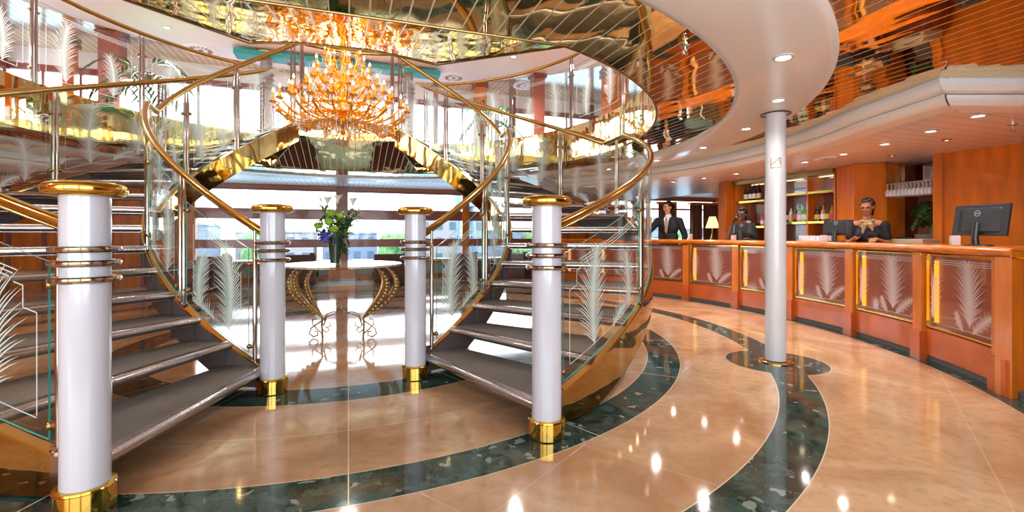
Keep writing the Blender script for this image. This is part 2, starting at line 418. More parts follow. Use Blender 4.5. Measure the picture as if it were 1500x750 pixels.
# ------------------------------------------------------------------ setting: floors and ceilings
mb = MB(); mb.prism([(BX[0], BX[2]), (BX[1], BX[2]), (BX[1], BX[3]), (BX[0], BX[3])], -.12, 0)
struct(mb, 'floor', 'marble_floor', 'polished peach marble floor with rings of dark green stone')
mb = MB(); ann(mb, ropen, 4.14, CEIL); 
for s_ in (1, -1):
    ann(mb, 4.75, RK + .28, CEIL, s_ * 49, s_ * 128, 120); ann(mb, 4.75, lambda p: rbox(p), CEIL, 0, s_ * 49, 80); ann(mb, lambda p: min(rbox(p), max(5.2, rline(p))), rbox, CEIL, s_ * 49, s_ * 70.5, 80)
struct(mb, 'ceiling', ['brass_ceiling'], 'brass mirror ceiling in narrow strips around the atrium opening', recalc=False)
# white soffit ring
mb = MB()
sweep(mb, frange(-180, 180, 180), lambda p: [(4.12, CEIL + .03), (4.12, 2.350), (4.135, 2.338), (4.17, 2.332), (4.70, 2.332), (4.74, 2.338), (4.755, 2.350), (4.755, CEIL + .03)], cap=False)
struct(mb, 'trim_1', 'ceiling_white', 'wide white ceiling ring around the brass opening')
# thin brass lip of opening
mb = MB()
for s in (1, -1):
    mb.tube([P(s * p, RO - .005, CEIL + .004) for p in frange(21.5, 158.5, 90)], .011, 8)
    mb.tube([P(s * 21.5, r, z) for r, z in ((3.49, CEIL), (1.95, 2.66))], .007, 8)
    mb.tube([P(s * 158.5, r, z) for r, z in ((3.49, CEIL), (1.9, 2.66))], .007, 8)
for s in (-1, 1):
    mb.tube([(-1.28, s * 3.25, CEIL), (1.28, s * 3.25, CEIL)], .009, 8)
    mb.tube([P((90 - 90 * -s) + p, 1.93, 2.67) for p in frange(-21.5, 21.5, 24)], .007, 8)
struct(mb, 'trim_2', 'brass_dark', 'brass edging round the atrium opening and bridge')
# stepped cornice (right and left), mitred at the corner
mb = MB()

def cornice_arc():
    pts = [Vector(P(p, 5.22 + (.28 * (max(0, 60 - p) / 11.1) ** 1.4))[:2]) for p in frange(128, 45, 90)]; out = []
    for i in range(len(pts)):
        t = (pts[min(i + 1, len(pts) - 1)] - pts[max(i - 1, 0)]).normalized(); nn = Vector((-t.y, t.x))
        if nn.dot(pts[i]) < 0: nn = -nn
        out.append((tuple(pts[i]), tuple(nn)))
    return out
na = Vector(P(52, 1)[:2]); nb = Vector((.327, .945)); mm = (na + nb).normalized(); K0 = Vector(P(48.9, 5.50)[:2]); pn = Vector((-mm.y, mm.x))
def cut(pts, fs, keep_pt):
    bm = bmesh.new(); vs = [bm.verts.new(p) for p in pts]
    for f in fs: bm.faces.new([vs[i] for i in f])
    n3 = Vector((pn.x, pn.y, 0)); sg = 1 if (Vector(keep_pt) - K0).dot(pn) > 0 else -1
    bmesh.ops.bisect_plane(bm, geom=bm.verts[:] + bm.edges[:] + bm.faces[:], plane_co=(K0.x, K0.y, 0), plane_no=n3 * sg, clear_inner=True)
    bm.verts.index_update(); r = ([tuple(v.co) for v in bm.verts], [[v.index for v in f.verts] for f in bm.faces]); bm.free(); return r
for (o0, z0, z1) in ((0.0, CEIL, 2.275), (.11, 2.262, 2.195)):
    prof = [(o0, z0 + .004), (o0, z0 - .018), (o0 + .012, (z0 + z1) / 2), (o0 + .05, z1 + .006), (o0 + .09, z1), (o0 + .26, z1), (o0 + .26, z0 + .004)]
    n = len(prof)
    arc = cornice_arc(); lin = [((K0.x + .945 * d, K0.y - .327 * d), tuple(nb)) for d in (-2.0, 0, 1, 4)]
    for path, kp in ((arc, P(80, RK)[:2]), (lin, (K0.x + 2, K0.y - .7))):
        pts = [(x + nx * o, y + ny * o, z) for (x, y), (nx, ny) in path for o, z in prof]
        fs = [[i * n + j, i * n + (j + 1) % n, (i + 1) * n + (j + 1) % n, (i + 1) * n + j] for i in range(len(path) - 1) for j in range(n)]
        vs, ff = cut(pts, fs, kp)
        for s in (1, -1): mb.add([(s * x, y, z) for x, y, z in vs], ff, 0, path is arc)
struct(mb, 'trim_3', 'cornice_white', 'white stepped cornice curving above the counter')
# low soffit above the counters
mb = MB()
for s in (1, -1):
    ann(mb, RK + .3, lambda p: min(rbox(p, (-7, 8.2, -7.5, 7.3)), rline(p, .3)), 2.205, s * 49.5, s * 128, 200)
struct(mb, 'ceiling', ['slat_soffit'], 'pinkish white panelled soffit above the bar', recalc=False)
mb = MB()
for s in (1, -1):
    sweep(mb, [s * 128, s * 128.4], lambda p: [(4.75, CEIL - .01), (12, 2.195), (12, 2.6), (4.75, 2.6)])
mb.box((8.2, 2.4, 2.55), (.06, 9.8, .7))
struct(mb, 'wall_step', 'ceiling_white', 'white ceiling step beside the lounge')
mb = MB(); ann(mb, 4.75, rbox, 2.45, 128, 232, 120); ann(mb, lambda p: rbox(p, (-7, 8.2, -7.5, 7.3)), rbox, 2.45, 60, 128, 60)
struct(mb, 'ceiling', ['slat_ceiling'], 'pale slatted ceiling over the window lounge', recalc=False)
mb = MB(); sweep(mb, frange(124, 236, 90), lambda p: [(4.755, 2.34), (4.80, 2.34), (4.80, 2.47), (4.755, 2.47)], cap=False)
struct(mb, 'trim_4', 'ceiling_white', 'white edge of the ceiling ring at the lounge')

# bridge and landing underside, upper slab
def wedge(c0, ri, zi):
    mb = MB(); ph = frange(-21.5, 21.5, 24); nt_ = 8; o = len(mb.v)
    for p in ph:
        for t in frange(0, 1, nt_):
            ro = 3.25 / math.cos(R(p)); r = ri + (ro - ri) * t; z = zi + (CEIL - zi) * t
            mb.v.append(P(c0 + p, r, z))
    for i in range(len(ph) - 1):
        for j in range(nt_):
            a = o + i * (nt_ + 1) + j; mb.face((a, a + 1, a + nt_ + 2, a + nt_ + 1), 0, True)
    for i in range(len(ph) - 1):      # top and inner fascia
        a, b = ph[i], ph[i + 1]
        q = [P(c0 + a, ri, DECK), P(c0 + b, ri, DECK), P(c0 + b, RO, DECK), P(c0 + a, RO, DECK), P(c0 + a, ri, zi), P(c0 + b, ri, zi)]
        k = len(mb.v); mb.v += q; mb.face((k, k + 1, k + 2, k + 3), 1); mb.face((k, k + 1, k + 5, k + 4), 2)
    for a in (-21.5, 21.5):
        k = len(mb.v); mb.v += [P(c0 + a, ri, zi), P(c0 + a, 3.25 / math.cos(R(a)), CEIL), P(c0 + a, 3.25 / math.cos(R(a)), DECK), P(c0 + a, ri, DECK)]; mb.face((k, k + 1, k + 2, k + 3), 2)
    return mb
struct(wedge(0, 1.95, 2.67), 'ceiling_bridge', ['brass_bridge', 'upper_carpet', 'brass_plain'], 'brass mirror underside of the near bridge reflecting the chandelier', recalc=False)
struct(wedge(180, 1.90, 2.67), 'ceiling_landing', ['brass_bridge', 'upper_carpet', 'brass_plain'], 'brass mirror underside of the stair landing', recalc=False)
mb = MB(); ann(mb, ropen, rbox, DECK); ann(mb, ropen, rbox, DECK - .12)
for s in (1, -1):
    ph = [s * p for p in frange(21.5, 158.5, 100)]
    for i in range(100):
        k = len(mb.v); mb.v += [P(ph[i], RO, CEIL), P(ph[i + 1], RO, CEIL), P(ph[i + 1], RO, DECK), P(ph[i], RO, DECK)]; mb.face((k, k + 1, k + 2, k + 3), 1, True)
struct(mb, 'floor_upper', ['upper_carpet', 'brass_plain'], 'upper deck floor with brass fascia round the opening', recalc=False)

# upper ceiling: white dome, teal cove, slats
HU = 5.3
mb = MB(); ann(mb, 4.9, lambda p: min(rbox(p), 9.5), HU, mi=0); ann(mb, lambda p: min(rbox(p), 7.2), rbox, HU - .004, mi=2)
sweep(mb, frange(-180, 180, 120), lambda p: [(4.5, HU + .02), (4.5, HU - .05), (4.9, HU - .09), (4.92, HU + .02)], mi=0, cap=False)
mb.box((-.1, 5.9, 5.17), (4.5, .4, .11), mi=1)
ann(mb, 0.0, 4.5, HU - .02, mi=0)
struct(mb, 'ceiling_upper', ['upper_white', 'teal', 'slat_upper'], 'white upper deck ceiling with a teal cove ring and slats', recalc=False)

# ------------------------------------------------------------------ walls and windows
def wallbox(name, c, d, mat, label): struct(MB().box(c, d), name, mat, label)
VW = 7.3
def window_wall(prefix, z0, z1, xs, bands, y=VW, n0=1, label=''):
    """xs: mullion pillar positions; bands: list of (zlow, zhigh) solid rails"""
    k = n0
    for a, b in zip(xs[:-1], xs[1:]):
        o = bpy.data.objects.new('window_%d' % k, None); COL.objects.link(o); o.location = ((a + b) / 2, y, z0); o['_base'] = tuple(o.location)
        tag(o, '%s, bay %s' % (label, NUMW[k]), 'window', None, 'structure')
        m = MB()
        for lo, hi in bands: m.box(((a + b) / 2, y, (lo + hi) / 2), (b - a, .09, hi - lo))
        m.build('window_frame', 'wood_red', o)
        m = MB().box(((a + b) / 2, y + .03, (z0 + z1) / 2), (b - a, .008, z1 - z0)); m.build('window_pane', 'window_glass', o)
        m = MB()
        if z0 < 3: k += 1; continue
        for q in frange(a, b, 3)[1:-1]: m.box((q, y, (z0 + z1) / 2), (.05, .07, z1 - z0))
        m.build('mullion', 'wood_red', o)
        k += 1
    return k
NUMW = ['', 'first from the left', 'second', 'third', 'fourth', 'fifth', 'sixth', 'seventh', 'eighth', 'ninth', 'tenth', 'eleventh', 'twelfth', 'thirteenth', 'fourteenth', 'fifteenth', 'sixteenth', 'seventeenth', 'eighteenth', 'nineteenth', 'twentieth']
k = window_wall('window', .5, 2.33, [-3.55, -.16, 3.15, 5.5], [(.46, .53), (.86, 1.07), (1.58, 1.845), (2.30, 2.36)], label='lower lounge window with brown rails')
k = window_wall('window', .5, 2.33, [8.5, 10.2, 12.0], [(.46, .53), (2.0, 2.06), (2.30, 2.36)], n0=k, label='tall curtained window beyond the bar')
k = window_wall('window', 3.55, 4.9, [-7.0, -5.0, -2.6, -.16, 2.3, 4.6, 7.2, 9.6, 12.0], [(3.5, 3.58), (4.78, 4.92)], n0=k, label='upper deck window')
mb = MB()
for x0, x1 in ((-3.55, 5.5), (8.5, 12)):
    mb.box(((x0 + x1) / 2, VW + .05, .25), (x1 - x0, .12, .5)); mb.box(((x0 + x1) / 2, VW + .05, 2.42), (x1 - x0, .14, .16))
for x in (-3.55, -.16, 3.15, 5.5): mb.box((x, VW - .02, 1.23), (.3 if x == -.16 else .2, .16, 2.46), mi=1 if x == -.16 else 2)
mb.box((-5.3, VW + .02, 1.25), (3.4, .12, 2.5), mi=2); mb.box((7.0, VW + .02, 1.25), (3.0, .12, 2.5), mi=2)
for x in frange(-6.9, -3.9, 5): mb.box((x, VW - .06, 1.2), (.07, .05, 2.4), mi=1)
for x in frange(5.7, 8.3, 4): mb.box((x, VW - .06, 1.2), (.07, .05, 2.4), mi=1)
mb.box((2.5, VW + .05, 2.68), (19, .14, .46), mi=3)
struct(mb, 'wall_back', ['panel_back', 'wood_red', 'wood_orange', 'ceiling_white'], 'window wall of the lower lounge with orange wood panels')
mb = MB()
mb.box((2.5, VW + .05, 3.2), (19, .12, .62)); mb.box((2.5, VW + .05, 5.1), (19, .12, .42))
for x in (-7.0, -5.0, -2.6, -.16, 2.3, 4.6, 7.2, 9.6, 12.0): mb.box((x, VW, 4.1), (.12, .12, 2.3), mi=1)
struct(mb, 'wall_back', ['upper_white', 'wood_red'], 'window wall of the upper deck')
# left wall, right wall, rear wall
mb = MB(); mb.box((-7.05, 0, 1.25), (.1, 14.8, 2.5))
for y in frange(-6.5, 6.5, 9): mb.box((-6.98, y, 1.2), (.06, .09, 2.4), mi=1)
struct(mb, 'wall_left', ['wood_orange', 'wood_dark'], 'orange wood panelled wall on the left')
mb = MB(); mb.box((-7.05, 0, 3.25), (.1, 14.8, .7)); mb.box((-7.05, 0, 5.15), (.1, 14.8, .4))
for y in frange(-7, 7, 6): mb.box((-7.03, y, 4.2), (.14, .35, 2.2), mi=1)
mb.box((-7.02, 5.0, 4.2), (.08, 1.9, 2.2), mi=2)
struct(mb, 'wall_left', ['upper_white', 'wood_red', 'wood_orange'], 'upper deck wall on the left with orange wood piers')
mb = MB(); mb.box((12.05, 0, 1.25), (.1, 14.8, 2.5)); mb.box((12.05, 0, 4.2), (.1, 14.8, 2.6), mi=1)
struct(mb, 'wall_right', ['wood_orange', 'upper_white'], 'far right wall')
mb = MB(); mb.box((2.5, -7.5, .25), (19, .1, .5)); mb.box((2.5, -7.5, 2.7), (19, .1, .6)); mb.box((2.5, -7.5, 5.1), (19, .1, .6))
for x in (-7, -3.8, -.6, 2.6, 5.8, 9, 12): mb.box((x, -7.5, 2.6), (.35, .12, 5.2), mi=1)
mb.box((7.4, -7.5, 1.45), (9.4, .08, 2.0), mi=2)  # unseen panel added to block rear window glare on the bar wood
struct(mb, 'wall_front', ['wood_orange', 'wood_red', 'wood_dark'], 'windowed wall behind the viewpoint')

# radiator grilles under the windows
for i, (a, b, lb) in enumerate(((-3.4, -.45, 'left of the central pillar'), (.12, 3.0, 'right of the central pillar'), (3.3, 5.4, 'behind the right staircase'))):
    t = thing('radiator_grille', 'pale green slatted grille below the lounge windows, %s' % lb, 'grille', ((a + b) / 2, VW - .1, 0), group='grilles under the lounge windows')
    m = MB().box(((a + b) / 2, VW - .03, .30), (b - a, .03, .38)); m.build('back_plate', 'grille', t)
    m = MB()
    for x in frange(a + .04, b - .04, int((b - a) / .07)): m.box((x, VW - .065, .31), (.035, .03, .36))
    m.build('slats', 'grille', t)
    MB().box(((a + b) / 2, VW - .08, .06), (b - a, .1, .12)).build('base_board', 'wood_orange', t)
    MB().box(((a + b) / 2, VW - .14, .515), (b - a, .24, .03)).build('sill', 'white_paint', t)
t = thing('pillar_base', 'orange wood box at the foot of the central window pillar', 'pillar base', (-.16, VW - .2, 0))
MB().box((-.16, VW - .2, .24), (.66, .22, .48)).build('body', 'wood_orange', t, bevel=.008); MB().box((-.16, VW - .2, .03), (.70, .26, .06)).build('plinth', 'wood_dark', t)

# ------------------------------------------------------------------ etched palm artwork
def frond(x0, y0, ang, Lg, bend, lw, n=20, w=.011, spread=46):
    """strips of a feathery palm leaf in 2-D; returns list of quads"""
    w0 = w * 1.25; out = []; a = R(ang); x, y = x0, y0; st = Lg / n; pts = []
    for i in range(n + 1):
        pts.append((x, y, a)); x += st * math.cos(a); y += st * math.sin(a); a += R(bend) / n
    for i in range(n):
        (xa, ya, aa), (xb, yb, ab) = pts[i], pts[i + 1]; ww = .006 * (1 - .6 * i / n)
        nx, ny = -math.sin(aa) * ww, math.cos(aa) * ww
        out.append([(xa - nx, ya - ny), (xb - nx, yb - ny), (xb + nx, yb + ny), (xa + nx, ya + ny)])
    for i in range(1, n + 1):
        t = i / n; xa, ya, aa = pts[i]; ll = lw * (math.sin(PI * (.10 + .82 * t)) ** .6) * (1 - .1 * t) * (.9 + .2 * math.sin(i * 2.3))
        w = w0 * (1 - .35 * t)
        for s in (1, -1):
            sp = R(spread * (1 - .5 * t)) * s; px, py, d = xa, ya, aa + sp; wv = w
            for q in range(4):
                nx, ny = -math.sin(d), math.cos(d); L2 = ll / 4; d2 = d + s * R(8) * (1 if q else .3); w2 = w * (1 - ((q + 1) / 4) ** 1.5) * (.62 if q == 0 else .8) + .0004
                qx, qy = px + L2 * math.cos(d), py + L2 * math.sin(d)
                out.append([(px - nx * wv / 2, py - ny * wv / 2), (qx - nx * w2 / 2, qy - ny * w2 / 2), (qx + nx * w2 / 2, qy + ny * w2 / 2), (px + nx * wv / 2, py + ny * wv / 2)])
                px, py, wv, d = qx, qy, w2, d2
    return out
def stroke(pts, w=.008, step=.08):
    out = []
    for (xa, ya), (xb, yb) in zip(pts[:-1], pts[1:]):
        dx, dy = xb - xa, yb - ya; l = math.hypot(dx, dy) or 1; nx, ny = -dy / l * w / 2, dx / l * w / 2; n = max(1, int(l / step))
        for k in range(n):
            x1, y1 = xa + dx * k / n, ya + dy * k / n; x2, y2 = xa + dx * (k + 1) / n, ya + dy * (k + 1) / n
            out.append([(x1 - nx, y1 - ny), (x2 - nx, y2 - ny), (x2 + nx, y2 + ny), (x1 + nx, y1 + ny)])
    return out
def etch(quads, fn, inside, parent, name='etched_palm', mat='etched'):
    mb = MB()
    for q in quads:
        if all(inside(x, y) for x, y in q):
            k = len(mb.v); mb.v += [fn(x, y) for x, y in q]; mb.face((k, k + 1, k + 2, k + 3))
    return mb.build(name, mat, parent, recalc=False)

# ------------------------------------------------------------------ staircases
N1, RIS, SP1, SP2 = 19.0, .1825, 8.7, 8.5
def nose(n):     # n = 1..16 -> angle of nosing (16 = deck edge)
    return N1 + (n - 1) * SP1 if n <= 8 else 158.5 - (16 - n) * SP2
def Lh(phi):
    if phi <= 79.9: return max(.10, RIS * (1 + (phi - N1) / SP1))
    if phi <= 90.5: return RIS * 8
    return RIS * 8 + (phi - 90.5) * (2.92 - RIS * 8) / 68.0
def rail(phi):
    a = abs(phi); return Lh(a) + 1.03 + (.10 * (a - 90) / 68 if a > 90 else 0)
def ztop(p): return max(.14, Lh(abs(p)) - .03)
def zbot(p): return max(.015, Lh(abs(p)) - .34)
RI, RQ = 1.90, 3.42
def staircase(s, side, word):
    t = thing('curved_staircase', 'curved %s staircase with brass handrails and etched glass %s' % (side, word), 'staircase', P(s * 45, 2.6, 0), group='mirror image atrium stairs')
    phs = [s * p for p in frange(17.5, 158.3, 120)]
    for r0, r1, nm in ((RI - .018, RI + .012, 'inner'), (RQ - .012, RQ + .018, 'outer')):
        inn = nm == 'inner'; phs = [s * p for p in frange(19.8 if inn else 21.2, 158.3, 120)]
        m = MB(); sweep(m, phs, lambda p: [(r0, zbot(p)), (r1, zbot(p)), (r1, ztop(p)), (r0, ztop(p))], mis=[0, 1 if inn else 0, 0, 0 if inn else 1])
        o = m.build('stringer', ['brass_stringer', 'stringer_dark'], t, recalc=False)
        m = MB(); sweep(m, phs, lambda p: [(r0 - .012, ztop(p)), (r1 + .012, ztop(p)), (r1 + .012, ztop(p) + .014), (r0 - .012, ztop(p) + .014)]); m.build('edge_strip', 'brass', o)
        st = 21.2 if not inn else 19.8
        m = MB(); m.box(P(s * st, (r0 + r1) / 2, .12), (.06, .036, .24), R(s * st)); m.build('stringer_foot', 'chrome_warm', o)
    for n in range(1, 16):
        a0 = nose(n); a1 = (nose(n + 1) + 1.0) if n != 15 else 158.4; z = RIS * n
        m = MB(); sweep(m, [s * p for p in frange(a0, a1, 6)], lambda p: [(RI + .012, z - .05), (RQ - .012, z - .05), (RQ - .012, z), (RI + .012, z)], smooth=False)
        tr = m.build('tread', 'tread_carpet', t)
        e = .5
        m = MB(); sweep(m, [s * (a0 - e), s * (a0 + .15)], lambda p: [(RI + .013, z - .06), (RQ - .013, z - .06), (RQ - .013, z + .004), (RI + .013, z + .004)], smooth=False)
        m.tube([P(s * (a0 - e), RI + .013, z - .028), P(s * (a0 - e), RQ - .013, z - .028)], .030, 12)
        m.build('nosing', 'steel_nosing', tr)
        # dark triangular bracket under the tread end, against each stringer
        for rr in (RI + .014, RQ - .032):
            m = MB()
            q = [P(s * (a0 + .5), rr, z - .05), P(s * (a1 - .5), rr, z - .05), P(s * (a1 - .5), rr, z - .05), P(s * (a0 + .5), rr, max(.01, z - .19))]
            q2 = [P(s * (a0 + .5), rr + .018, z - .05), P(s * (a1 - .5), rr + .018, z - .05), P(s * (a0 + .5), rr + .018, max(.01, z - .19))]
            m.add([q[0], q[1], q[3]] + q2, [(0, 1, 2), (3, 5, 4), (0, 3, 4, 1), (1, 4, 5, 2), (2, 5, 3, 0)])
            m.build('bracket', 'stringer_dark', tr)
    for r, nm in ((RI - .003, 'inner'), (RQ + .003, 'outer')):
        pa = [s * p for p in frange(18.0 if r < 2.5 else 19.6, 158.3, 130)]
        m = MB().tube([P(p, r, rail(p)) for p in pa], .026, 14); hr = m.build('handrail', 'brass', t)
        m = MB(); m.tube([P(s * p, r, rail(p) - .035) for p in frange(17.5, 158, 100)], .008, 6); m.build('rail_channel', 'brass_dark', hr)
        bnd = [21.2, 42, 63, 84, 108.5, 132, 156]
        for i, b in enumerate(bnd):
            for d in ((0,) if i == 0 else (-.022, .022)):
                dd = math.degrees(d / r); p = s * (b + dd); z0 = ztop(p) + .01; z1 = rail(p) - .03; x, y, _ = P(p, r)
                m = MB().lathe([(.017, z0), (.017, z0 + (z1 - z0) * .86), (.012, z0 + (z1 - z0) * .87), (.010, z1)], (x, y, 0), 12)
                m.lathe([(.03, z0 - .005), (.03, z0 + .012), (.018, z0 + .02)], (x, y, 0), 12)
                po = m.build('baluster', 'chrome_warm', t)
                for zz in (z0 + .12, z1 - .26):
                    m = MB()
                    q = (1 if i == 0 else (1 if d > 0 else -1)); a_ = P(p, r, zz); b_ = P(p + s * q * math.degrees(.045 / r), r, zz)
                    m.tube([a_, b_], .015, 10); m.ell(b_, (.02, .02, .02), 10, 6); m.build('clamp', 'brass_dark', po)
        for i in range(len(bnd) - 1):
            g = math.degrees(.05 / r); a0, a1 = bnd[i] + g, bnd[i + 1] - g
            lo = lambda p: ztop(p) + .05; hi = lambda p: rail(p) - (.20 if i == 0 else .14)
            m = MB(); sweep(m, [s * p for p in frange(a0, a1, 14)], lambda p: [(r - .005, lo(p)), (r + .005, lo(p)), (r + .005, hi(p)), (r - .005, hi(p))], mis=[1, 0, 1, 0])
            for f in range(2): m.m[-1 - f] = 1
            gl = m.build('glass_panel', ['clear_glass', 'glass_edge'], t)
            W = R(a1 - a0) * r; c = (a0 + a1) / 2; zc = lo(c)
            fn = lambda x, y: P(s * (c + math.degrees(x / r)), r - .0075, zc + y)
            def inside(x, y):
                p = c + math.degrees(x / r); return abs(x) < W / 2 - .05 and lo(p) + .045 < zc + y < hi(p) - .045
            sl = (lo(a1) - lo(a0)) / W; Ht = hi(c) - lo(c)
            up = 1 if r < 2.5 else 1.15
            q = []
            B = lambda x: sl * x + .06
            q += frond(-W * .20, B(-W * .20), 100, Ht * .80, -26, .25 * up, 30, .014)
            q += frond(W * .26, B(W * .26), 80, Ht * .52, 30, .20 * up, 22, .013)
            q += frond(W * .02, B(0), 50, Ht * .34, -40, .14, 14, .012)
            x0, x1 = -W / 2 + .07, W / 2 - .07
            for d in (0, .022, .044): q += stroke([(x0 + .10 + d, sl * x0 + Ht - .10 - d + sl * (.10 + d)), (x1 - .04, sl * (x1 - .04) + Ht - .10 - d)], .006)
            q += stroke([(x0, sl * x0 + .08), (x0, sl * x0 + Ht - .26), (x0 + .07, sl * (x0 + .07) + Ht - .26), (x0 + .07, sl * (x0 + .07) + Ht - .16), (x0 + .12, sl * (x0 + .12) + Ht - .16)], .006)
            q += stroke([(x0, sl * x0 + .07), (x1 - .08, sl * (x1 - .08) + .07), (x1 - .08, sl * (x1 - .08) + .13), (x1, sl * x1 + .13), (x1, sl * x1 + Ht - .14)], .006)
            etch(q, fn, inside, gl)
    return t
staircase(1, 'right', 'behind the near right newel post')
staircase(-1, 'left', 'behind the near left newel post')

# ------------------------------------------------------------------ newel posts
def newel(x, y, label):
    t = thing('newel_post', label, 'newel post', (x, y, 0), group='white newel posts at the stair feet')
    MB().lathe([(.088, .08), (.088, 1.37)], (x, y, 0), 40).build('shaft', 'post_white', t)
    MB().lathe([(.100, 0), (.108, .006), (.108, .10), (.112, .105), (.108, .112), (.090, .115)], (x, y, 0), 40).build('base', 'brass_bright', t)
    m = MB().lathe([(.09, 1.36), (.11, 1.362)] + [(.118 + .030 * math.sin(a), 1.392 - .030 * math.cos(a)) for a in frange(0, PI, 10)] + [(.09, 1.428), (0.0005, 1.432)], (x, y, 0), 44); m.build('cap', 'brass_bright', t)
    for z in (1.135, 1.075, 1.005): MB().torus((x, y, z), .112, .0135, 40, 10).build('ring', 'chrome_warm', t)
    m = MB()
    for k in range(4):
        a = PI / 4 + k * PI / 2
        for z in (1.135, 1.075, 1.005): m.box((x + .099 * math.cos(a), y + .099 * math.sin(a), z), (.03, .02, .012), a)
    m.build('spacer', 'chrome', t)
newel(-1.085, -3.33, 'white newel post with brass cap, nearest the camera at the far left')
newel(1.115, -3.30, 'white newel post with brass cap at the outer foot of the right staircase')
newel(-.545, -1.89, 'white newel post with brass cap at the inner foot of the left staircase')
newel(.53, -1.89, 'white newel post with brass cap at the inner foot of the right staircase')

# ------------------------------------------------------------------ upper balustrade
def balustrade(pa, pb, label, radius=RO + .04):
    t = thing('balcony_balustrade', label, 'balustrade', P((pa + pb) / 2, radius, DECK), group='glass balustrades of the upper deck')
    MB().tube([P(p, radius, DECK + 1.13) for p in frange(pa, pb, 80)], .028, 12).build('handrail', 'brass', t)
    n = max(1, round(abs(pb - pa) / 22)); bs = frange(pa, pb, n)
    for i, b in enumerate(bs):
        for d in (-.4, .4):
            x, y, _ = P(b + d, radius)
            m = MB().lathe([(.018, DECK), (.018, DECK + .97), (.012, DECK + .98), (.011, DECK + 1.11)], (x, y, 0), 10); po = m.build('baluster', 'chrome_warm', t)
            for zz in (DECK + .16, DECK + .82): MB().tube([P(b + d, radius, zz), P(b + d * 2.6, radius, zz)], .014, 8).build('clamp', 'brass_dark', po)
    for i in range(n):
        a0, a1 = bs[i], bs[i + 1]; sg = 1 if a1 > a0 else -1; a0 += sg * 1.1; a1 -= sg * 1.1
        m = MB(); sweep(m, frange(a0, a1, 12), lambda p: [(radius - .005, DECK + .06), (radius + .005, DECK + .06), (radius + .005, DECK + .96), (radius - .005, DECK + .96)], mis=[1, 0, 1, 0]); gl = m.build('glass_panel', ['clear_glass', 'glass_edge'], t)
        W = R(abs(a1 - a0)) * radius; c = (a0 + a1) / 2; fn = lambda x, y: P(c + math.degrees(x / radius) * sg, radius - .008, DECK + .06 + y)
        inside = lambda x, y: abs(x) < W / 2 - .05 and .04 < y < .86
        q = frond(-W * .24, .06, 100, .70, -24, .27, 28, .014) + frond(W * .24, .06, 80, .52, 30, .22, 22, .014)
        for d in (0, .022, .044): q += stroke([(-W / 2 + .18, .84 - d), (W / 2 - .1, .84 - d)], .006)
        q += stroke([(-W / 2 + .07, .06), (-W / 2 + .07, .70), (-W / 2 + .13, .70), (-W / 2 + .13, .80)], .006) + stroke([(-W / 2 + .07, .06), (W / 2 - .14, .06), (W / 2 - .14, .12), (W / 2 - .07, .12), (W / 2 - .07, .8)], .006)
        etch(q, fn, inside, gl)
balustrade(40, 150, 'curved glass balustrade of the upper deck above the right staircase')
balustrade(-40, -150, 'curved glass balustrade of the upper deck above the left staircase')
balustrade(160, 200, 'short glass balustrade along the head of the stairs behind the chandelier', 1.92)

# ------------------------------------------------------------------ white column by the counter
def column(x, y, lb):
    t = thing('support_column', lb, 'column', (x, y, 0))
    MB().lathe([(.088, 0.02), (.088, 2.335)], (x, y, 0), 40).build('shaft', 'white_paint', t)
    MB().lathe([(.15, 0), (.15, .008), (.14, .012), (.09, .014)], (x, y, 0), 40).build('floor_plate', 'brass', t)
    MB().torus((x, y, 2.328), .125, .006, 40, 6).build('collar', 'black_plastic', t)
    return t
col1 = column(3.80, -2.5, 'slim white round column standing between the staircase and the counter')
# engraved mark on the column: small L, a stroke and an A
mkq = stroke([(-.040, .045), (-.040, -.045), (.040, -.045)], .006, .008) + stroke([(-.038, -.012), (.045, .05)], .005, .008) + stroke([(-.012, .0), (.03, .05), (.035, -.01)], .005, .008) + stroke([(.0, .018), (.035, .012)], .005, .008) + stroke([(.045, .045), (.045, -.03)], .005, .008)
ca = math.atan2(-5.89 + 2.5, -3.80)
m = MB()
for q in mkq:
    k = len(m.v)
    for x, y in q:
        a = ca + x / .0885; m.v.append((3.80 + .0892 * math.cos(a), -2.5 + .0892 * math.sin(a), 1.86 + y))
    m.face((k, k + 1, k + 2, k + 3))
m.build('engraved_mark', 'bronze', col1, recalc=False)

# ------------------------------------------------------------------ reception counter
PIL = [51.3, 61.65, 71.75, 81.8, 91.9, 102.0, 112.1, 122.2, 130.0]
ct = thing('reception_counter', 'long curved orange wood counter with etched palm glass panels', 'counter', P(85, 6.1, 0))
RC = 6.02
EXT = Vector((.945, -.327))
def extpt(d, off, z):   # points on the straight return past the corner
    x, y, _ = P(51.3, RC + off); nx = .327 * 0; return (x + EXT.x * d, y + EXT.y * d, z)
m = MB(); sweep(m, frange(49.8, 130, 100), lambda p: [(RC + .02, .06), (RC + .10, .06), (RC + .10, 1.0), (RC + .02, 1.0)])
m.build('body_panel', 'panel_back', ct)
m = MB(); sweep(m, frange(49.6, 130, 100), lambda p: [(RC - .075, 1.035)] + [(RC - .075 - .022 * math.sin(a), 1.062 - .027 * math.cos(a) + .003) for a in frange(.2, PI - .2, 6)] + [(RC - .07, 1.10), (RC + .42, 1.10), (RC + .42, 1.02), (RC - .03, 1.02)])
top = m.build('counter_top', 'wood_top', ct)
x0, y0, _ = P(49.6, RC - .095); x1, y1, _ = P(49.6, RC + .42)
m = MB().prism([(x0, y0), (x0 + .945 * 1.6, y0 - .327 * 1.6), (x1 + .945 * 1.3, y1 - .327 * 1.3), (x1, y1)], 1.02, 1.10); m.build('counter_top', 'wood_dark', ct, bevel=.015)
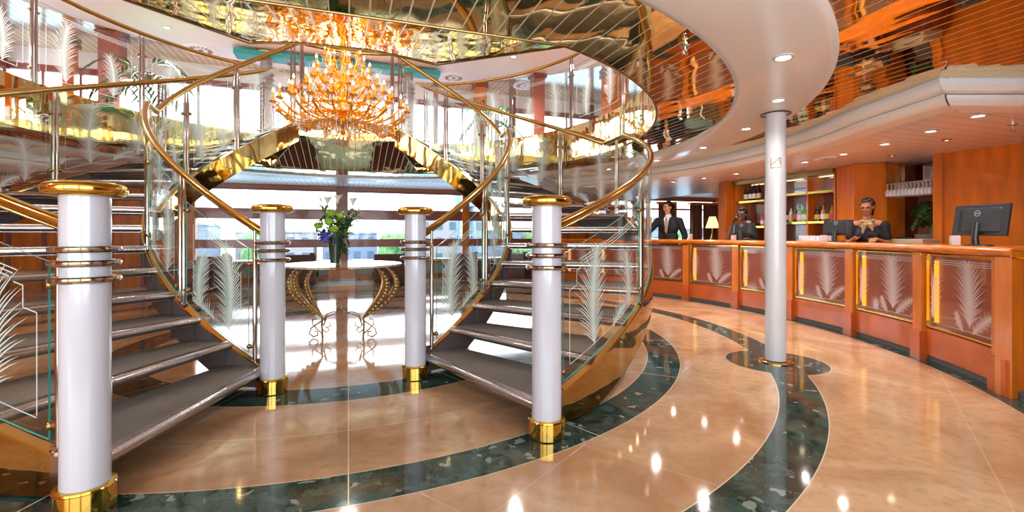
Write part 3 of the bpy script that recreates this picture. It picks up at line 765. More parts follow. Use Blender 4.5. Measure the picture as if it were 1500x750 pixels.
m = MB(); sweep(m, frange(49.8, 130, 100), lambda p: [(RC - .02, 0), (RC + .1, 0), (RC + .1, .055), (RC - .02, .055)]); m.build('kick_board', 'stringer_dark', ct)
m = MB(); sweep(m, frange(51, 130, 100), lambda p: [(RC - .03, .05), (RC + .05, .05), (RC + .05, .30), (RC - .03, .30)]); m.build('skirting', 'wood_base', ct)
hw = math.degrees(.062 / RC)
for i, p in enumerate(PIL):
    w = hw * (1.6 if i == 0 else 1)
    m = MB(); sweep(m, frange(p - w, p + w, 3), lambda q: [(RC - .065, .26), (RC + .04, .26), (RC + .04, 1.025), (RC - .065, 1.025)], smooth=False); pl = m.build('pilaster', 'wood_orange', ct)
    m = MB(); sweep(m, frange(p - w * 1.12, p + w * 1.12, 3), lambda q: [(RC - .085, .0), (RC + .04, .0), (RC + .04, .27), (RC - .085, .27)], smooth=False); m.build('plinth', 'wood_base', pl)
    m = MB(); sweep(m, frange(p - w, p + w, 3), lambda q: [(RC - .069, 1.0), (RC - .06, 1.0), (RC - .06, 1.022), (RC - .069, 1.022)], smooth=False); m.build('brass_strip', 'brass_bright', pl)
for i in range(len(PIL) - 1):
    a0 = PIL[i] + hw * (1.6 if i == 0 else 1) + .15; a1 = PIL[i + 1] - hw - .15; r = RC - .012
    m = MB(); sweep(m, frange(a0, a1, 10), lambda q: [(r - .004, .33), (r + .004, .33), (r + .004, 1.0), (r - .004, 1.0)]); gl = m.build('glass_panel', 'counter_glass', ct)
    m = MB()
    for lo, hi in ((.318, .333), (.997, 1.010)): sweep(m, frange(a0 - .1, a1 + .1, 10), lambda q: [(r - .022, lo), (r + .006, lo), (r + .006, hi), (r - .022, hi)], smooth=False)
    for q0 in (a0, a1): sweep(m, [q0 - .06, q0 + .06], lambda q: [(r - .022, .31), (r + .006, .31), (r + .006, 1.0), (r - .022, 1.0)], smooth=False)
    m.build('panel_frame', 'brass_bright', gl)
    # glowing strip painted in for the orange reflection of each pilaster
    m = MB(); x, y, _ = P(a1 - .7, RC + .010); m.box((x, y, .66), (.05, .01, .58), R(a1 - .7)); m.build('reflection_strip', 'reflection_glow', gl)
    W = R(a1 - a0) * r; c = (a0 + a1) / 2; fn = lambda x, y: P(c - math.degrees(x / r), r - .0055, .33 + y)
    inside = lambda x, y: abs(x) < W / 2 - .03 and .02 < y < .655
    q = frond(.10, .08, 88, .52, 10, .30, 32, .015) + frond(-W * .42, .08, 94, .38, -16, .20, 22, .012) + frond(.14, .03, 46, .30, -20, .11, 16, .015) + frond(.02, .03, 135, .17, -30, .09, 12, .014)
    for d in (0, .018, .036): q += stroke([(-W / 2 + .09, .632 - d), (W / 2 - .05, .632 - d)], .006)
    q += stroke([(-W / 2 + .05, .07), (-W / 2 + .05, .55), (-W / 2 + .08, .55), (-W / 2 + .08, .59), (-W / 2 + .12, .59)], .005) + stroke([(-W / 2 + .05, .04), (W / 2 - .08, .04), (W / 2 - .08, .07), (W / 2 - .04, .07)], .006)
    etch(q, fn, inside, gl, mat='etched_counter')
# return panel past the corner
x0, y0, _ = P(50.0, RC - .06); m = MB().prism([(x0, y0), (x0 + .945 * 1.5, y0 - .327 * 1.5), (x0 + .945 * 1.5 + .05, y0 - .327 * 1.5 + .12), (x0 + .05, y0 + .12)], 0, 1.03); m.build('end_panel', 'wood_orange', ct)

# ------------------------------------------------------------------ bar back wall
UB = 6.98
struct(MB().box((7.55, -4.95, 1.2), (1.1, 5.9, 2.4)), 'wall_bar', 'wood_orange', 'broad orange wood wall right of the bar')
mb = MB().box((6.985, -2.05, 1.12), (.05, .10, 2.2)); struct(mb, 'trim_5', 'wood_orange', 'bright wood corner strip of the orange wall')
t = thing('bar_cabinet', 'tall back-bar shelving with brass shelves and bottles between two wood pillars', 'bar shelves', (7.2, .2, 0))
MB().box((7.36, .3, 1.1), (.04, 2.1, 2.2)).build('back_panel', 'wood_dark', t)
MB().box((7.33, -.48, 2.02), (.015, .42, .26)).build('mirror', 'mirror_grey', t); MB().box((7.33, .9, 1.6), (.015, .34, .36)).build('mirror', 'mirror_grey', t); MB().box((7.33, .12, 2.02), (.015, .7, .26)).build('mirror', 'mirror_grey', t)
for z, zt in ((1.385, .022), (1.86, .022)):
    for a, b in ((-.70, -.27), (-.25, .55), (.57, 1.22)):
        if z > 1.8 and a == .57: zz = 1.80
        elif a == .57: zz = 1.33
        else: zz = z
        sh = MB().box((7.16, (a + b) / 2, zz), (.34, b - a, zt)).build('shelf', 'wood_orange', t)
        MB().box((6.98, (a + b) / 2, zz), (.02, b - a, .035)).build('shelf_edge', 'brass_bright', sh)
for y in (-.26, .56, -.71, 1.23): MB().box((7.16, y, 1.1), (.36, .025, 2.2)).build('upright', 'wood_orange', t)
MB().box((7.14, .27, 2.165), (.4, 1.97, .07)).build('top_rail', 'brass_dark', t)
m = MB()
for y in (-.45, .15, .9): m.box((7.2, y, 2.12), (.05, .3, .01))
m.build('shelf_lamp', 'shelf_light', t)
MB().box((7.15, .27, .5), (.36, 1.95, .95)).build('base_cupboard', 'wood_dark', t); MB().box((7.13, .27, .99), (.42, 1.97, .035)).build('worktop', 'wood_dark', t)
def pillar(poly, lb, mat='wood_orange'):
    c = (sum(p[0] for p in poly) / len(poly), sum(p[1] for p in poly) / len(poly), 0)
    t = thing('wood_pillar', lb, 'pillar', c); MB().prism(poly, .0, 2.2).build('shaft', mat, t, bevel=.006)
    q = [(c[0] + (x - c[0]) * 1.03, c[1] + (y - c[1]) * 1.03) for x, y in poly]; MB().prism(q, 0, .12).build('plinth', 'wood_dark', t)
    return t
pillar([(6.93, 1.62), (6.80, 1.30), (7.35, 1.25), (7.4, 1.62)], 'orange wood pillar at the left end of the bar shelves')
pillar([(6.98, -.74), (6.80, -1.12), (7.12, -1.36), (7.5, -1.36), (7.5, -.74)], 'angular orange wood pillar between bar shelves and hanging glasses')
# recess with hanging glasses
struct(MB().box((7.75, -1.7, 1.1), (.06, 1.0, 2.2)), 'wall_recess', 'wood_dark', 'dark recess wall behind the hanging glasses')
t = thing('mirror_panel', 'tinted mirror panel at the top of the bar recess', 'mirror', (7.7, -1.65, 1.95)); MB().box((7.70, -1.68, 1.98), (.02, .62, .4)).build('glass', 'mirror_grey', t); MB().box((7.69, -1.68, 1.77), (.03, .64, .02)).build('frame', 'brass', t)
t = thing('brown_panel', 'flat tan panel at the back of the bar recess below the glasses', 'panel', (7.7, -1.5, 1.4)); MB().box((7.70, -1.58, 1.38), (.03, .34, .72)).build('board', 'panel_back', t); MB().box((7.695, -1.78, 1.38), (.02, .03, .74)).build('frame', 'chrome', t)
t = thing('glass_rack', 'ceiling rack of brass rails holding upturned wine glasses over the bar', 'glass rack', (7.2, -1.65, 1.9))
for x in (7.08, 7.16, 7.24, 7.32): MB().tube([(x, -1.38, 1.90), (x, -1.97, 1.90)], .006, 6).build('rail', 'brass', t)
for y in (-1.40, -1.95): MB().box((7.2, y, 1.905), (.32, .02, .02)).build('crossbar', 'brass', t)
m = MB()
for x in (7.06, 7.34):
    for y in (-1.40, -1.95): m.lathe([(.005, 1.9), (.005, 2.205)], (x, y, 0), 8)
m.build('hanger', 'brass_dark', t)
wg = MB().lathe([(.033, 0), (.030, -.004), (.004, -.008), (.0035, -.075), (.012, -.085), (.028, -.105), (.034, -.135), (.030, -.175), (.029, -.175), (.033, -.135), (.026, -.108), (.0005, -.09)], (0, 0, 0), 12)
g0 = wg.build('wine_glass', 'glassware', None, loc=(0, 0, 0)); g0.location = (7.12, -1.42, 1.893)
tag(g0, 'upturned wine glass hanging in the rack over the bar', 'wine glass', 'wine glasses hanging in the rack')
for i in range(4):
    for j in range(12):
        if i == 0 and j == 0: g0.location = (7.04, -1.42, 1.893); continue
        c = g0.copy(); COL.objects.link(c); c.location = (7.04 + i * .095, -1.42 - j * .046, 1.893)
# bottles
def bottle(x, y, z, h, r, mat, lmat, lb, grp, cap='black_plastic', dz=0):
    t = thing('bottle', lb, 'bottle', (x, y, z), group=grp)
    MB().lathe([(r * .9, 0), (r, .006), (r, h * .58), (r * .85, h * .66), (r * .36, h * .76), (r * .33, h * .93)], (x, y, z), 16).build('glass_body', mat, t)
    MB().lathe([(r * .4, h * .92), (r * .4, h), (.0005, h)], (x, y, z), 12).build('cap', cap, t)
    MB().lathe([(r * 1.02, h * .16), (r * 1.02, h * .46)], (x, y, z), 16).build('paper_label', lmat, t)
for i, y in enumerate((1.10, .99, .90, .80)):
    bottle(7.1, y, 1.811, .30, .036, 'bottle_dark', 'label_white', 'dark wine bottle with pale label, %s of four on the upper left shelf' % ('leftmost', 'second', 'third', 'rightmost')[i], 'wine bottles on the upper left shelf')
spec = [(-.13, .28, .045, 'bottle_lime', 'label_white', 'lime green gin bottle on the middle bar shelf, right of the column'), (-.04, .27, .04, 'bottle_clear', 'label_white', 'clear bottle beside the lime green one on the bar shelf'), (.04, .30, .038, 'bottle_green', 'red_plastic', 'dark green bottle with red label on the middle shelf'),
        (-.20, .24, .035, 'bottle_pink', 'label_white', 'pink bottle with white label on the middle bar shelf'), (.12, .26, .036, 'bottle_clear', 'label_gold', 'clear bottle with gold label partly behind the column'), (.22, .28, .036, 'bottle_dark', 'label_white', 'dark bottle left of the clear ones behind the column'),
        (-.36, .25, .050, 'bottle_dark', 'label_gold', 'squat cognac bottle with gold label alone on the shelf'), (-.46, .27, .040, 'bottle_amber', 'label_white', 'amber whisky bottle with white label on the right shelf'), (-.53, .26, .034, 'bottle_green', 'label_gold', 'green bottle between two amber ones on the right shelf'),
        (-.60, .27, .038, 'bottle_amber', 'red_plastic', 'amber bottle with red label near the angular pillar'), (-.67, .30, .036, 'bottle_dark', 'label_white', 'tall dark bottle closest to the angular pillar')]
for y, h, r, a, b, lb in spec: bottle(7.08, y, 1.397, h, r, a, b, lb, 'spirits on the middle bar shelf')
for i, (y, a) in enumerate(((1.13, 'bottle_dark'), (1.03, 'bottle_dark'), (.72, 'bottle_pink'), (.63, 'bottle_clear'))):
    bottle(7.1, y, 1.342, .24, .034, a, 'label_white', '%s on the lower left shelf behind the phoning woman' % ('dark bottle nearest the left pillar', 'dark bottle second from the left pillar', 'small pink bottle', 'small clear bottle')[i], 'bottles on the lower left shelf')
# tray of upturned glasses by the column
t = thing('glass_tray', 'tray of upturned tumblers on the counter just right of the white column', 'tray', P(81.2, 6.32, 1.10), group=None)
x, y, _ = P(81.2, 6.32); MB().box((x, y, 1.108), (.20, .44, .016), R(-10)).build('tray', 'silver_plastic', t, bevel=.003)
g1 = MB().lathe([(.026, 0), (.022, .062), (.0005, .062)], (0, 0, 0), 10).build('tumbler', 'glassware', None, loc=(0, 0, 0)); tag(g1, 'clear upturned tumbler on the tray beside the column', 'glass', 'tumblers on the tray')
first = True
for i in range(3):
    for j in range(7):
        o = g1 if first else g1.copy()
        if not first: COL.objects.link(o)
        first = False; o.location = (x + (i - 1) * .058, y + (j - 3) * .058, 1.117)

# monitors and card readers on the counter
def text_mesh(txt, size):
    cu = bpy.data.curves.new('t', 'FONT'); cu.body = txt; cu.size = size; cu.align_x = 'CENTER'; cu.align_y = 'CENTER'; cu.extrude = .0006
    o = bpy.data.objects.new('t', cu); COL.objects.link(o); dg = bpy.context.evaluated_depsgraph_get()
    me = bpy.data.meshes.new_from_object(o.evaluated_get(dg)); COL.objects.unlink(o); bpy.data.objects.remove(o); return me
def monitor(phi, r, yaw, w, h, lb):
    x, y, _ = P(phi, r); t = thing('computer_monitor', lb, 'monitor', (x, y, 1.10), R(phi) + PI + R(yaw), group='monitors on the counter', local=True)
    # local: -Y faces the room (the back of the screen), z up
    cz = .085 + h / 2; m = MB(); tilt = R(8)
    def T(p): return (p[0], p[1] * math.cos(tilt) + (p[2] - cz) * math.sin(tilt) * 1, cz + (p[2] - cz) * math.cos(tilt) - p[1] * math.sin(tilt))
    m.box((0, 0, cz), (w, .022, h)); m.v = [T(p) for p in m.v]; b = m.build('screen_case', 'black_plastic', t, bevel=.006)
    m = MB().box((0, .013, cz), (w - .03, .004, h - .03)); m.v = [T(p) for p in m.v]; m.build('screen', 'screen_black', b)
    m = MB(); q = [(-w * .40, -.011), (w * .40, -.011), (w * .28, -.035), (-w * .28, -.035)]; m.prism(q, cz - h * .40, cz + h * .38); m.v = [T(p) for p in m.v]; m.build('back_bulge', 'black_plastic', b, bevel=.01)
    m = MB().tube([(0, -.045, .01), (0, -.05, .07), (0, -.035, cz - .02)], [.03, .026, .03], 12); m.lathe([(.11, 0), (.11, .008), (.03, .014)], (0, -.02, 0), 24, sy=.8); m.build('stand', 'black_plastic', t)
    # round logo with the maker's name
    m = MB().torus((0, 0, 0), .024, .0025, 28, 6); m.v = [T((p[0], -.037 - p[2] * .3, cz + .055 + p[1])) for p in m.v]; m.build('logo_ring', 'silver_plastic', b)
    me = text_mesh('DELL', .0165); me.materials.append(MAT['silver_plastic'])
    for v in me.vertices: v.co = Vector(T((v.co.x, -.0365 - v.co.z, cz + .055 + v.co.y)))
    o = bpy.data.objects.new('logo_text', me); COL.objects.link(o); o.parent = b
    return t
monitor(57.6, 6.20, 14, .48, .275, 'large black monitor near the right end of the counter, back turned to the room')
monitor(76.4, 6.20, 10, .40, .20, 'black monitor in front of the standing woman with the scarf')
monitor(92.6, 6.20, 8, .42, .20, 'black monitor in front of the woman on the phone')
def reader(phi, r, lb, h=.085):
    x, y, _ = P(phi, r); t = thing('card_reader', lb, 'card reader', (x, y, 1.10), R(phi - 12) + PI, group='card readers on the counter', local=True)
    MB().box((0, 0, h / 2), (.06, .06, h)).build('case', 'silver_plastic', t, bevel=.005); MB().box((0, -.031, h * .55), (.045, .004, h * .7)).build('front_plate', 'white_plastic', t)
    MB().box((0, 0, h + .003), (.045, .045, .006)).build('top_cover', 'red_plastic', t)
reader(57.9, 6.03, 'small silver box standing before the large right monitor')
reader(76.7, 6.03, 'small silver box before the monitor of the woman with the scarf')
reader(92.8, 6.03, 'small silver box before the monitor of the phoning woman')
reader(103.5, 6.3, 'small white box standing alone on the counter right of the man in the suit', .1)
# register on the bar behind counter
t = thing('cash_register', 'low beige cash register behind the counter under the hanging glasses', 'register', (6.75, -1.95, 0)); 
MB().box((6.72, -1.95, .5), (.4, .5, 1.0)).build('stand', 'wood_dark', t); MB().box((6.70, -1.93, 1.07), (.36, .44, .14), taper=.9).build('case', 'cushion_taupe', t, bevel=.01); MB().box((6.66, -1.86, 1.15), (.10, .12, .02)).build('keypad', 'black_plastic', t); MB().box((6.52, -2.02, 1.06), (.012, .16, .05)).build('drawer_front', 'black_plastic', t)

# ------------------------------------------------------------------ downlights, sprinklers
def downlight(x, y, z, lb, grp, big=1.0):
    t = thing('ceiling_light', lb, 'ceiling light', (x, y, z), group=grp)
    MB().lathe([(.062 * big, 0), (.064 * big, -.006), (.048 * big, -.012), (.040 * big, -.004)], (x, y, z), 24).build('trim_ring', 'brass_bright' if big < 1 else 'white_paint', t)
    MB().lathe([(.040 * big, -.004), (.02 * big, -.007), (.0005, -.008)], (x, y, z), 20).build('lens', 'lamp_disc', t)
def lamp(x, y, z, power, size=.035, col=(1, .94, .88)):
    l = bpy.data.lights.new('downlight_glow', 'SPOT'); l.energy = power; l.shadow_soft_size = size; l.spot_size = R(150); l.spot_blend = 1; l.color = col
    o = bpy.data.objects.new('downlight_glow', l); COL.objects.link(o); o.location = (x, y, z)
ow = ['nearest the camera', 'second from the camera', 'third', 'fourth', 'fifth', 'sixth', 'seventh', 'eighth', 'ninth', 'tenth', 'eleventh', 'twelfth']
for i, p in enumerate((36, 50, 64.3, 78.5, 92.7, 107)):
    x, y, _ = P(p, 4.46); downlight(x, y, 2.332, 'round downlight in the white ceiling ring, %s' % ow[i], 'downlights in the white ceiling ring'); lamp(x, y, 2.30, 46 if i not in (1, 2) else 16)
    if i % 2 == 0:
        x, y, _ = P(-p, 4.46); downlight(x, y, 2.332, 'round downlight in the ceiling ring over the left stair, %s' % ow[i], 'downlights in the white ceiling ring, left'); lamp(x, y, 2.30, 46)
for i, p in enumerate((49.5, 55.8, 61.6, 67.8, 74, 80.2, 86.4, 92.6, 99, 105.4)):
    x, y, _ = P(p, 6.07); downlight(x, y, 2.203, 'round downlight in the soffit above the counter, %s' % ow[i], 'downlights above the counter'); lamp(x, y, 2.17, 15)
for i, p in enumerate((-60, -85, -110)):
    x, y, _ = P(p, 5.9); downlight(x, y, 2.203, 'round downlight in the soffit beyond the left stair, %s' % ow[i], 'downlights beyond the left stair'); lamp(x, y, 2.18, 22)
for i, (x, y) in enumerate(((6.0, -2.66), (6.54, -1.79), (6.7, -.4), (6.8, .9))):
    downlight(x, y, 2.203, 'small brass downlight over the bar aisle, %s' % ow[i], 'brass downlights over the bar aisle', .7); lamp(x, y, 2.18, 2.5, col=(1, .8, .5))
for i, (x, y) in enumerate(((-4.6, 1.0), (-3.4, 5.2), (0.0, 5.3), (3.6, 4.4), (4.8, .5), (-4.5, -3.0), (4.5, -3.0), (0, -5.0))):  # added lamps, put in to brighten the upper deck
    downlight(x, y, HU - .004, 'round fill light added to the upper deck ceiling, %s' % ('over the left balustrade', 'over the upper left palm', 'behind the chandelier', 'over the upper right palm', 'over the right balustrade', 'front left', 'front right', 'front middle')[i], 'added upper deck fill lights', 1.3); lamp(x, y, HU - .1, 380, .15)
def sprinkler(x, y, z, lb):
    t = thing('sprinkler_head', lb, 'sprinkler', (x, y, z)); MB().lathe([(.035, 0), (.035, -.006), (.012, -.012), (.012, -.03)], (x, y, z), 16).build('rose', 'chrome', t)
    m = MB().lathe([(.004, -.03), (.004, -.055), (.022, -.056), (.022, -.059), (.0005, -.06)], (x, y, z), 12); m.tube([(x - .012, y, z - .03), (x - .014, y, z - .045), (x, y, z - .055)], .0025, 6); m.tube([(x + .012, y, z - .03), (x + .014, y, z - .045), (x, y, z - .055)], .0025, 6); m.build('nozzle', 'chrome', t)
sprinkler(1.95, -3.5, CEIL, 'chrome sprinkler head in the brass ceiling near the opening')
sprinkler(4.95, -2.2, CEIL, 'chrome sprinkler head in the brass ceiling in front of the cornice'); sprinkler(5.75, -3.3, 2.205, 'chrome sprinkler head in the soffit at the upper right')
t = thing('ceiling_panel_light', 'small rectangular white fitting in the soffit left of the angular pillar', 'light fitting', (5.95, -1.5, 2.2)); MB().box((5.95, -1.35, 2.198), (.14, .24, .012), R(-20)).build('case', 'white_plastic', t); MB().box((5.95, -1.35, 2.191), (.11, .21, .004), R(-20)).build('diffuser', 'white_paint', t)

# ------------------------------------------------------------------ chandelier
CX, CY = -.06, 0.0
ch = thing('chandelier', 'large tiered gold chandelier with candle bulbs and crystal drops in the atrium', 'chandelier', (CX, CY, 2.3))
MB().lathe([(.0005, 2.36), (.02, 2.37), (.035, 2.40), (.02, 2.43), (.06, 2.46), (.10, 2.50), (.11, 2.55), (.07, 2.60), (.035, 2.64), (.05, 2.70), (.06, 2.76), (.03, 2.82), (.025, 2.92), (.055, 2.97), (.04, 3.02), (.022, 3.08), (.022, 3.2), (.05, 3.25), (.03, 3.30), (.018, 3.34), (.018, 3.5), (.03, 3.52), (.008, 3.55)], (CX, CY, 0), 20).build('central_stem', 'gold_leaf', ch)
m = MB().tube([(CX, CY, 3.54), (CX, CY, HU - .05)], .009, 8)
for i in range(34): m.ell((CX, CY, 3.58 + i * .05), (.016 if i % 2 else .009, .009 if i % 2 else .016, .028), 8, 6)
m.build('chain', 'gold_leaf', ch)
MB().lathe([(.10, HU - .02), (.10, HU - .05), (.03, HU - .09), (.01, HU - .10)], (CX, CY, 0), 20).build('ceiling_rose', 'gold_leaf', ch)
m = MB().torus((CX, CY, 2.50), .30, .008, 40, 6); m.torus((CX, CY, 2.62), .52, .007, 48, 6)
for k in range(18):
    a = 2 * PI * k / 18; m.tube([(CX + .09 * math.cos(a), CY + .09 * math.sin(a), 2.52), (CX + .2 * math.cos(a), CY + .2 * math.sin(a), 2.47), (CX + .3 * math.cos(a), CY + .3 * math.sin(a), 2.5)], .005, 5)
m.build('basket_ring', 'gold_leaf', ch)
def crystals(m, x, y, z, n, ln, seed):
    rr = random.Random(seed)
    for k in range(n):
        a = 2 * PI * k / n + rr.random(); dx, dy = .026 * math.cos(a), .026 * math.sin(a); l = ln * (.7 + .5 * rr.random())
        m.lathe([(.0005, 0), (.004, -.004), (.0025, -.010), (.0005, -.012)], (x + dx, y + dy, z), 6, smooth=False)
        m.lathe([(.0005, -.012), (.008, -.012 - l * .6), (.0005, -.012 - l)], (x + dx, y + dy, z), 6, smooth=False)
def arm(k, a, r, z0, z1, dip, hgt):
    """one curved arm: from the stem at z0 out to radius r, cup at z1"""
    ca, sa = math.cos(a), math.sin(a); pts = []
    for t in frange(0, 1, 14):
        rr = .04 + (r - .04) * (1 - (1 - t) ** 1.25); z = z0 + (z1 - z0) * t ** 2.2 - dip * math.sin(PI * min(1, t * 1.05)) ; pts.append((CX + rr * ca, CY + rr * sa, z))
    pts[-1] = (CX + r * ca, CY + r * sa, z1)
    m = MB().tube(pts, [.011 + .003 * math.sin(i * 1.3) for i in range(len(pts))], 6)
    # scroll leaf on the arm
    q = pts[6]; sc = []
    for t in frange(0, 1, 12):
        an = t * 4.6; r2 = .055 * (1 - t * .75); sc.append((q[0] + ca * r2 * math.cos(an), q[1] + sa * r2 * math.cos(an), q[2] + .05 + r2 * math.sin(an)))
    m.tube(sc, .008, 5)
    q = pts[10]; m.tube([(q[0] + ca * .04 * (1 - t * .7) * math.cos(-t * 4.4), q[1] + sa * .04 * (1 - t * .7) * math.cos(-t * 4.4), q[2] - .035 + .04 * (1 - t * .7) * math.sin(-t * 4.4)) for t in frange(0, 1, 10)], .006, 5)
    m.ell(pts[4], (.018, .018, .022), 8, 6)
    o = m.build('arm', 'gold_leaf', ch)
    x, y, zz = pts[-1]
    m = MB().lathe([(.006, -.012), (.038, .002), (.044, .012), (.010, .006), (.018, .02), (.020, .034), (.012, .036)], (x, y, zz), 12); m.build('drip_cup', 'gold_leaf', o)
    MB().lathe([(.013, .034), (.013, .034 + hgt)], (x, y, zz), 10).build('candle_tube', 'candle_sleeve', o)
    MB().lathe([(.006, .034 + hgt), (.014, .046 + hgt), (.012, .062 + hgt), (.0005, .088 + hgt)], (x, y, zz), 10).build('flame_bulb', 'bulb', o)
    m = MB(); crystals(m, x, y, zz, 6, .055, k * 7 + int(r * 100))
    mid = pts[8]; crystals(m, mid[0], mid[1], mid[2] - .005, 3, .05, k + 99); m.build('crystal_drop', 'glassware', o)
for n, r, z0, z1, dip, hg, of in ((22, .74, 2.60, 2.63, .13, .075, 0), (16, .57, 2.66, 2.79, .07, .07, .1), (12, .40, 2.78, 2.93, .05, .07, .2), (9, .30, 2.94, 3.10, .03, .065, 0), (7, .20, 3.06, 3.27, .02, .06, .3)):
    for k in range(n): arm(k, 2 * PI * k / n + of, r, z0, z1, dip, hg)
m = MB(); rr = random.Random(4)
for rad, zb, n in ((.30, 2.49, 30), (.10, 2.48, 12), (.52, 2.61, 40), (.16, 2.46, 16)):
    for k in range(n):
        a = 2 * PI * k / n; crystals(m, CX + rad * math.cos(a), CY + rad * math.sin(a), zb, 1, .08, k)
m.build('crystal_fringe', 'glassware', ch)
m = MB()   # swags between tiers
for k in range(16):
    a0, a1 = 2 * PI * k / 16, 2 * PI * (k + 1) / 16
    for (ra, za, rb, zb) in ((.57, 2.83, .30, 3.12), (.74, 2.66, .40, 2.98)):
        m.tube([(CX + (ra + (rb - ra) * t) * math.cos(a0 + (a1 - a0) * t * .4), CY + (ra + (rb - ra) * t) * math.sin(a0 + (a1 - a0) * t * .4), za + (zb - za) * t - .09 * math.sin(PI * t)) for t in frange(0, 1, 8)], .0035, 4)
m.build('bead_swag', 'gold_leaf', ch)
for z_, w_ in ((2.75, 9), (3.1, 5)):
    l = bpy.data.lights.new('chandelier_glow', 'POINT'); l.energy = w_; l.shadow_soft_size = .25; l.color = (1, .66, .3); o = bpy.data.objects.new('chandelier_glow', l); COL.objects.link(o); o.location = (CX, CY, z_)

# ------------------------------------------------------------------ console table with vase
TX, TY, TH = -.06, -.08, .86
tb = thing('pedestal_table', 'round glass topped table on bronze leaf scroll legs between the staircases', 'table', (TX, TY, 0))
m = MB().lathe([(.0005, TH - .018), (.655, TH - .018), (.665, TH - .009), (.655, TH), (.0005, TH)], (TX, TY, 0), 64, mi=0)
for i, f in enumerate(m.f):
    pass
m.build('table_top', 'table_glass' if 'table_glass' in MAT else 'clear_glass', tb)
MB().torus((TX, TY, TH - .009), .662, .007, 64, 8).build('rim', 'bronze', tb)
VR = Vector((.945, -.327, 0))   # table is seen square-on: its long axis runs across the view
VN = Vector((.327, .945, 0))
def tp(a, b, z): p = Vector((TX, TY, 0)) + VR * a + VN * b; return (p.x, p.y, z)
def leafstrip(m, pts, wid, s):
    """scroll bar with a serrated leaf edge"""
    m.tube(pts, [.008 + wid * .25 * math.sin(PI * i / (len(pts) - 1)) for i in range(len(pts))], 8)
    for i in range(2, len(pts) - 2):
        t = i / (len(pts) - 1); w = wid * math.sin(PI * t) ** .7; p = Vector(pts[i])
        m.ell(p + VR * s * w * .55 + Vector((0, 0, -.012)), (w * .75, .010, .026), 8, 6, rot=Matrix.Rotation(s * .5, 3, 'Y'))
for s in (-1, 1):
    lg = None
    for j, (x0, xm, bz, dep) in enumerate(((.56, .60, .60, 0.0), (.47, .49, .62, -.10), (.38, .42, .64, .10))):
        pts = []
        for t in frange(0, 1, 16):
            z = (TH - .02) * (1 - t) + .23 * t
            a = (1 - t) ** 3 * x0 * .85 + 3 * (1 - t) ** 2 * t * (xm + .16) + 3 * (1 - t) * t ** 2 * (xm - .08) + t ** 3 * .235
            pts.append(tp(s * a, dep * (1 - t), z))
        m = MB(); leafstrip(m, pts, .05 if j < 2 else .042, s); o = m.build('leaf_bar', 'bronze', tb)
    # lower stem and scroll feet
    m = MB(); m.tube([tp(s * .235, 0, .24), tp(s * .245, 0, .15), tp(s * .235, 0, .0)], .011, 8)
    def scroll(cx, cz, r, a0, turns, k):
        return [tp(s * (cx + r * (1 - .7 * t) * math.cos(a0 + k * turns * 2 * PI * t)), 0, cz + r * (1 - .7 * t) * math.sin(a0 + k * turns * 2 * PI * t)) for t in frange(0, 1, 20)]
    m.tube([tp(s * .24, 0, .20), tp(s * .30, 0, .16), tp(s * .37, 0, .11), tp(s * .39, 0, .05), tp(s * .34, 0, .012), tp(s * .29, 0, .03), tp(s * .29, 0, .07), tp(s * .325, 0, .08)], .009, 8)
    m.tube([tp(s * .24, 0, .05), tp(s * .30, 0, .10), tp(s * .355, 0, .16), tp(s * .35, 0, .215), tp(s * .31, 0, .22)], .008, 8)
    m.tube([tp(s * .24, 0, .10), tp(s * .19, 0, .06), tp(s * .16, 0, .09), tp(s * .18, 0, .13)], .008, 8)
    m.tube([tp(s * .24, 0, .17), tp(s * .20, 0, .12), tp(s * .14, 0, .14), tp(s * .15, 0, .18)], .007, 8)
    m.build('scroll_foot', 'bronze', tb)
    for dz in (.0, .025):
        m = MB().tube([tp(s * .22, 0, .20 - dz * 2), tp(s * .19, 0, .27 - dz), tp(s * .12, 0, .30 - dz), tp(s * .03, 0, .295 - dz * .3), tp(0, 0, .30)], .008, 8); m.build('stretcher', 'bronze', tb)
m = MB()
for k in range(6):
    a = 2 * PI * k / 6; m.tube([tp(.026 * math.cos(a) * q, 0, .335 + .03 * math.sin(a) * q) for q in (.5, 1, 1.25)], .008, 6)
m.ell(tp(0, 0, .335), (.02, .02, .02), 10, 8); m.build('rosette', 'bronze', tb)
MB().torus((TX, TY, TH - .03), .50, .008, 48, 6).build('support_ring', 'bronze', tb)

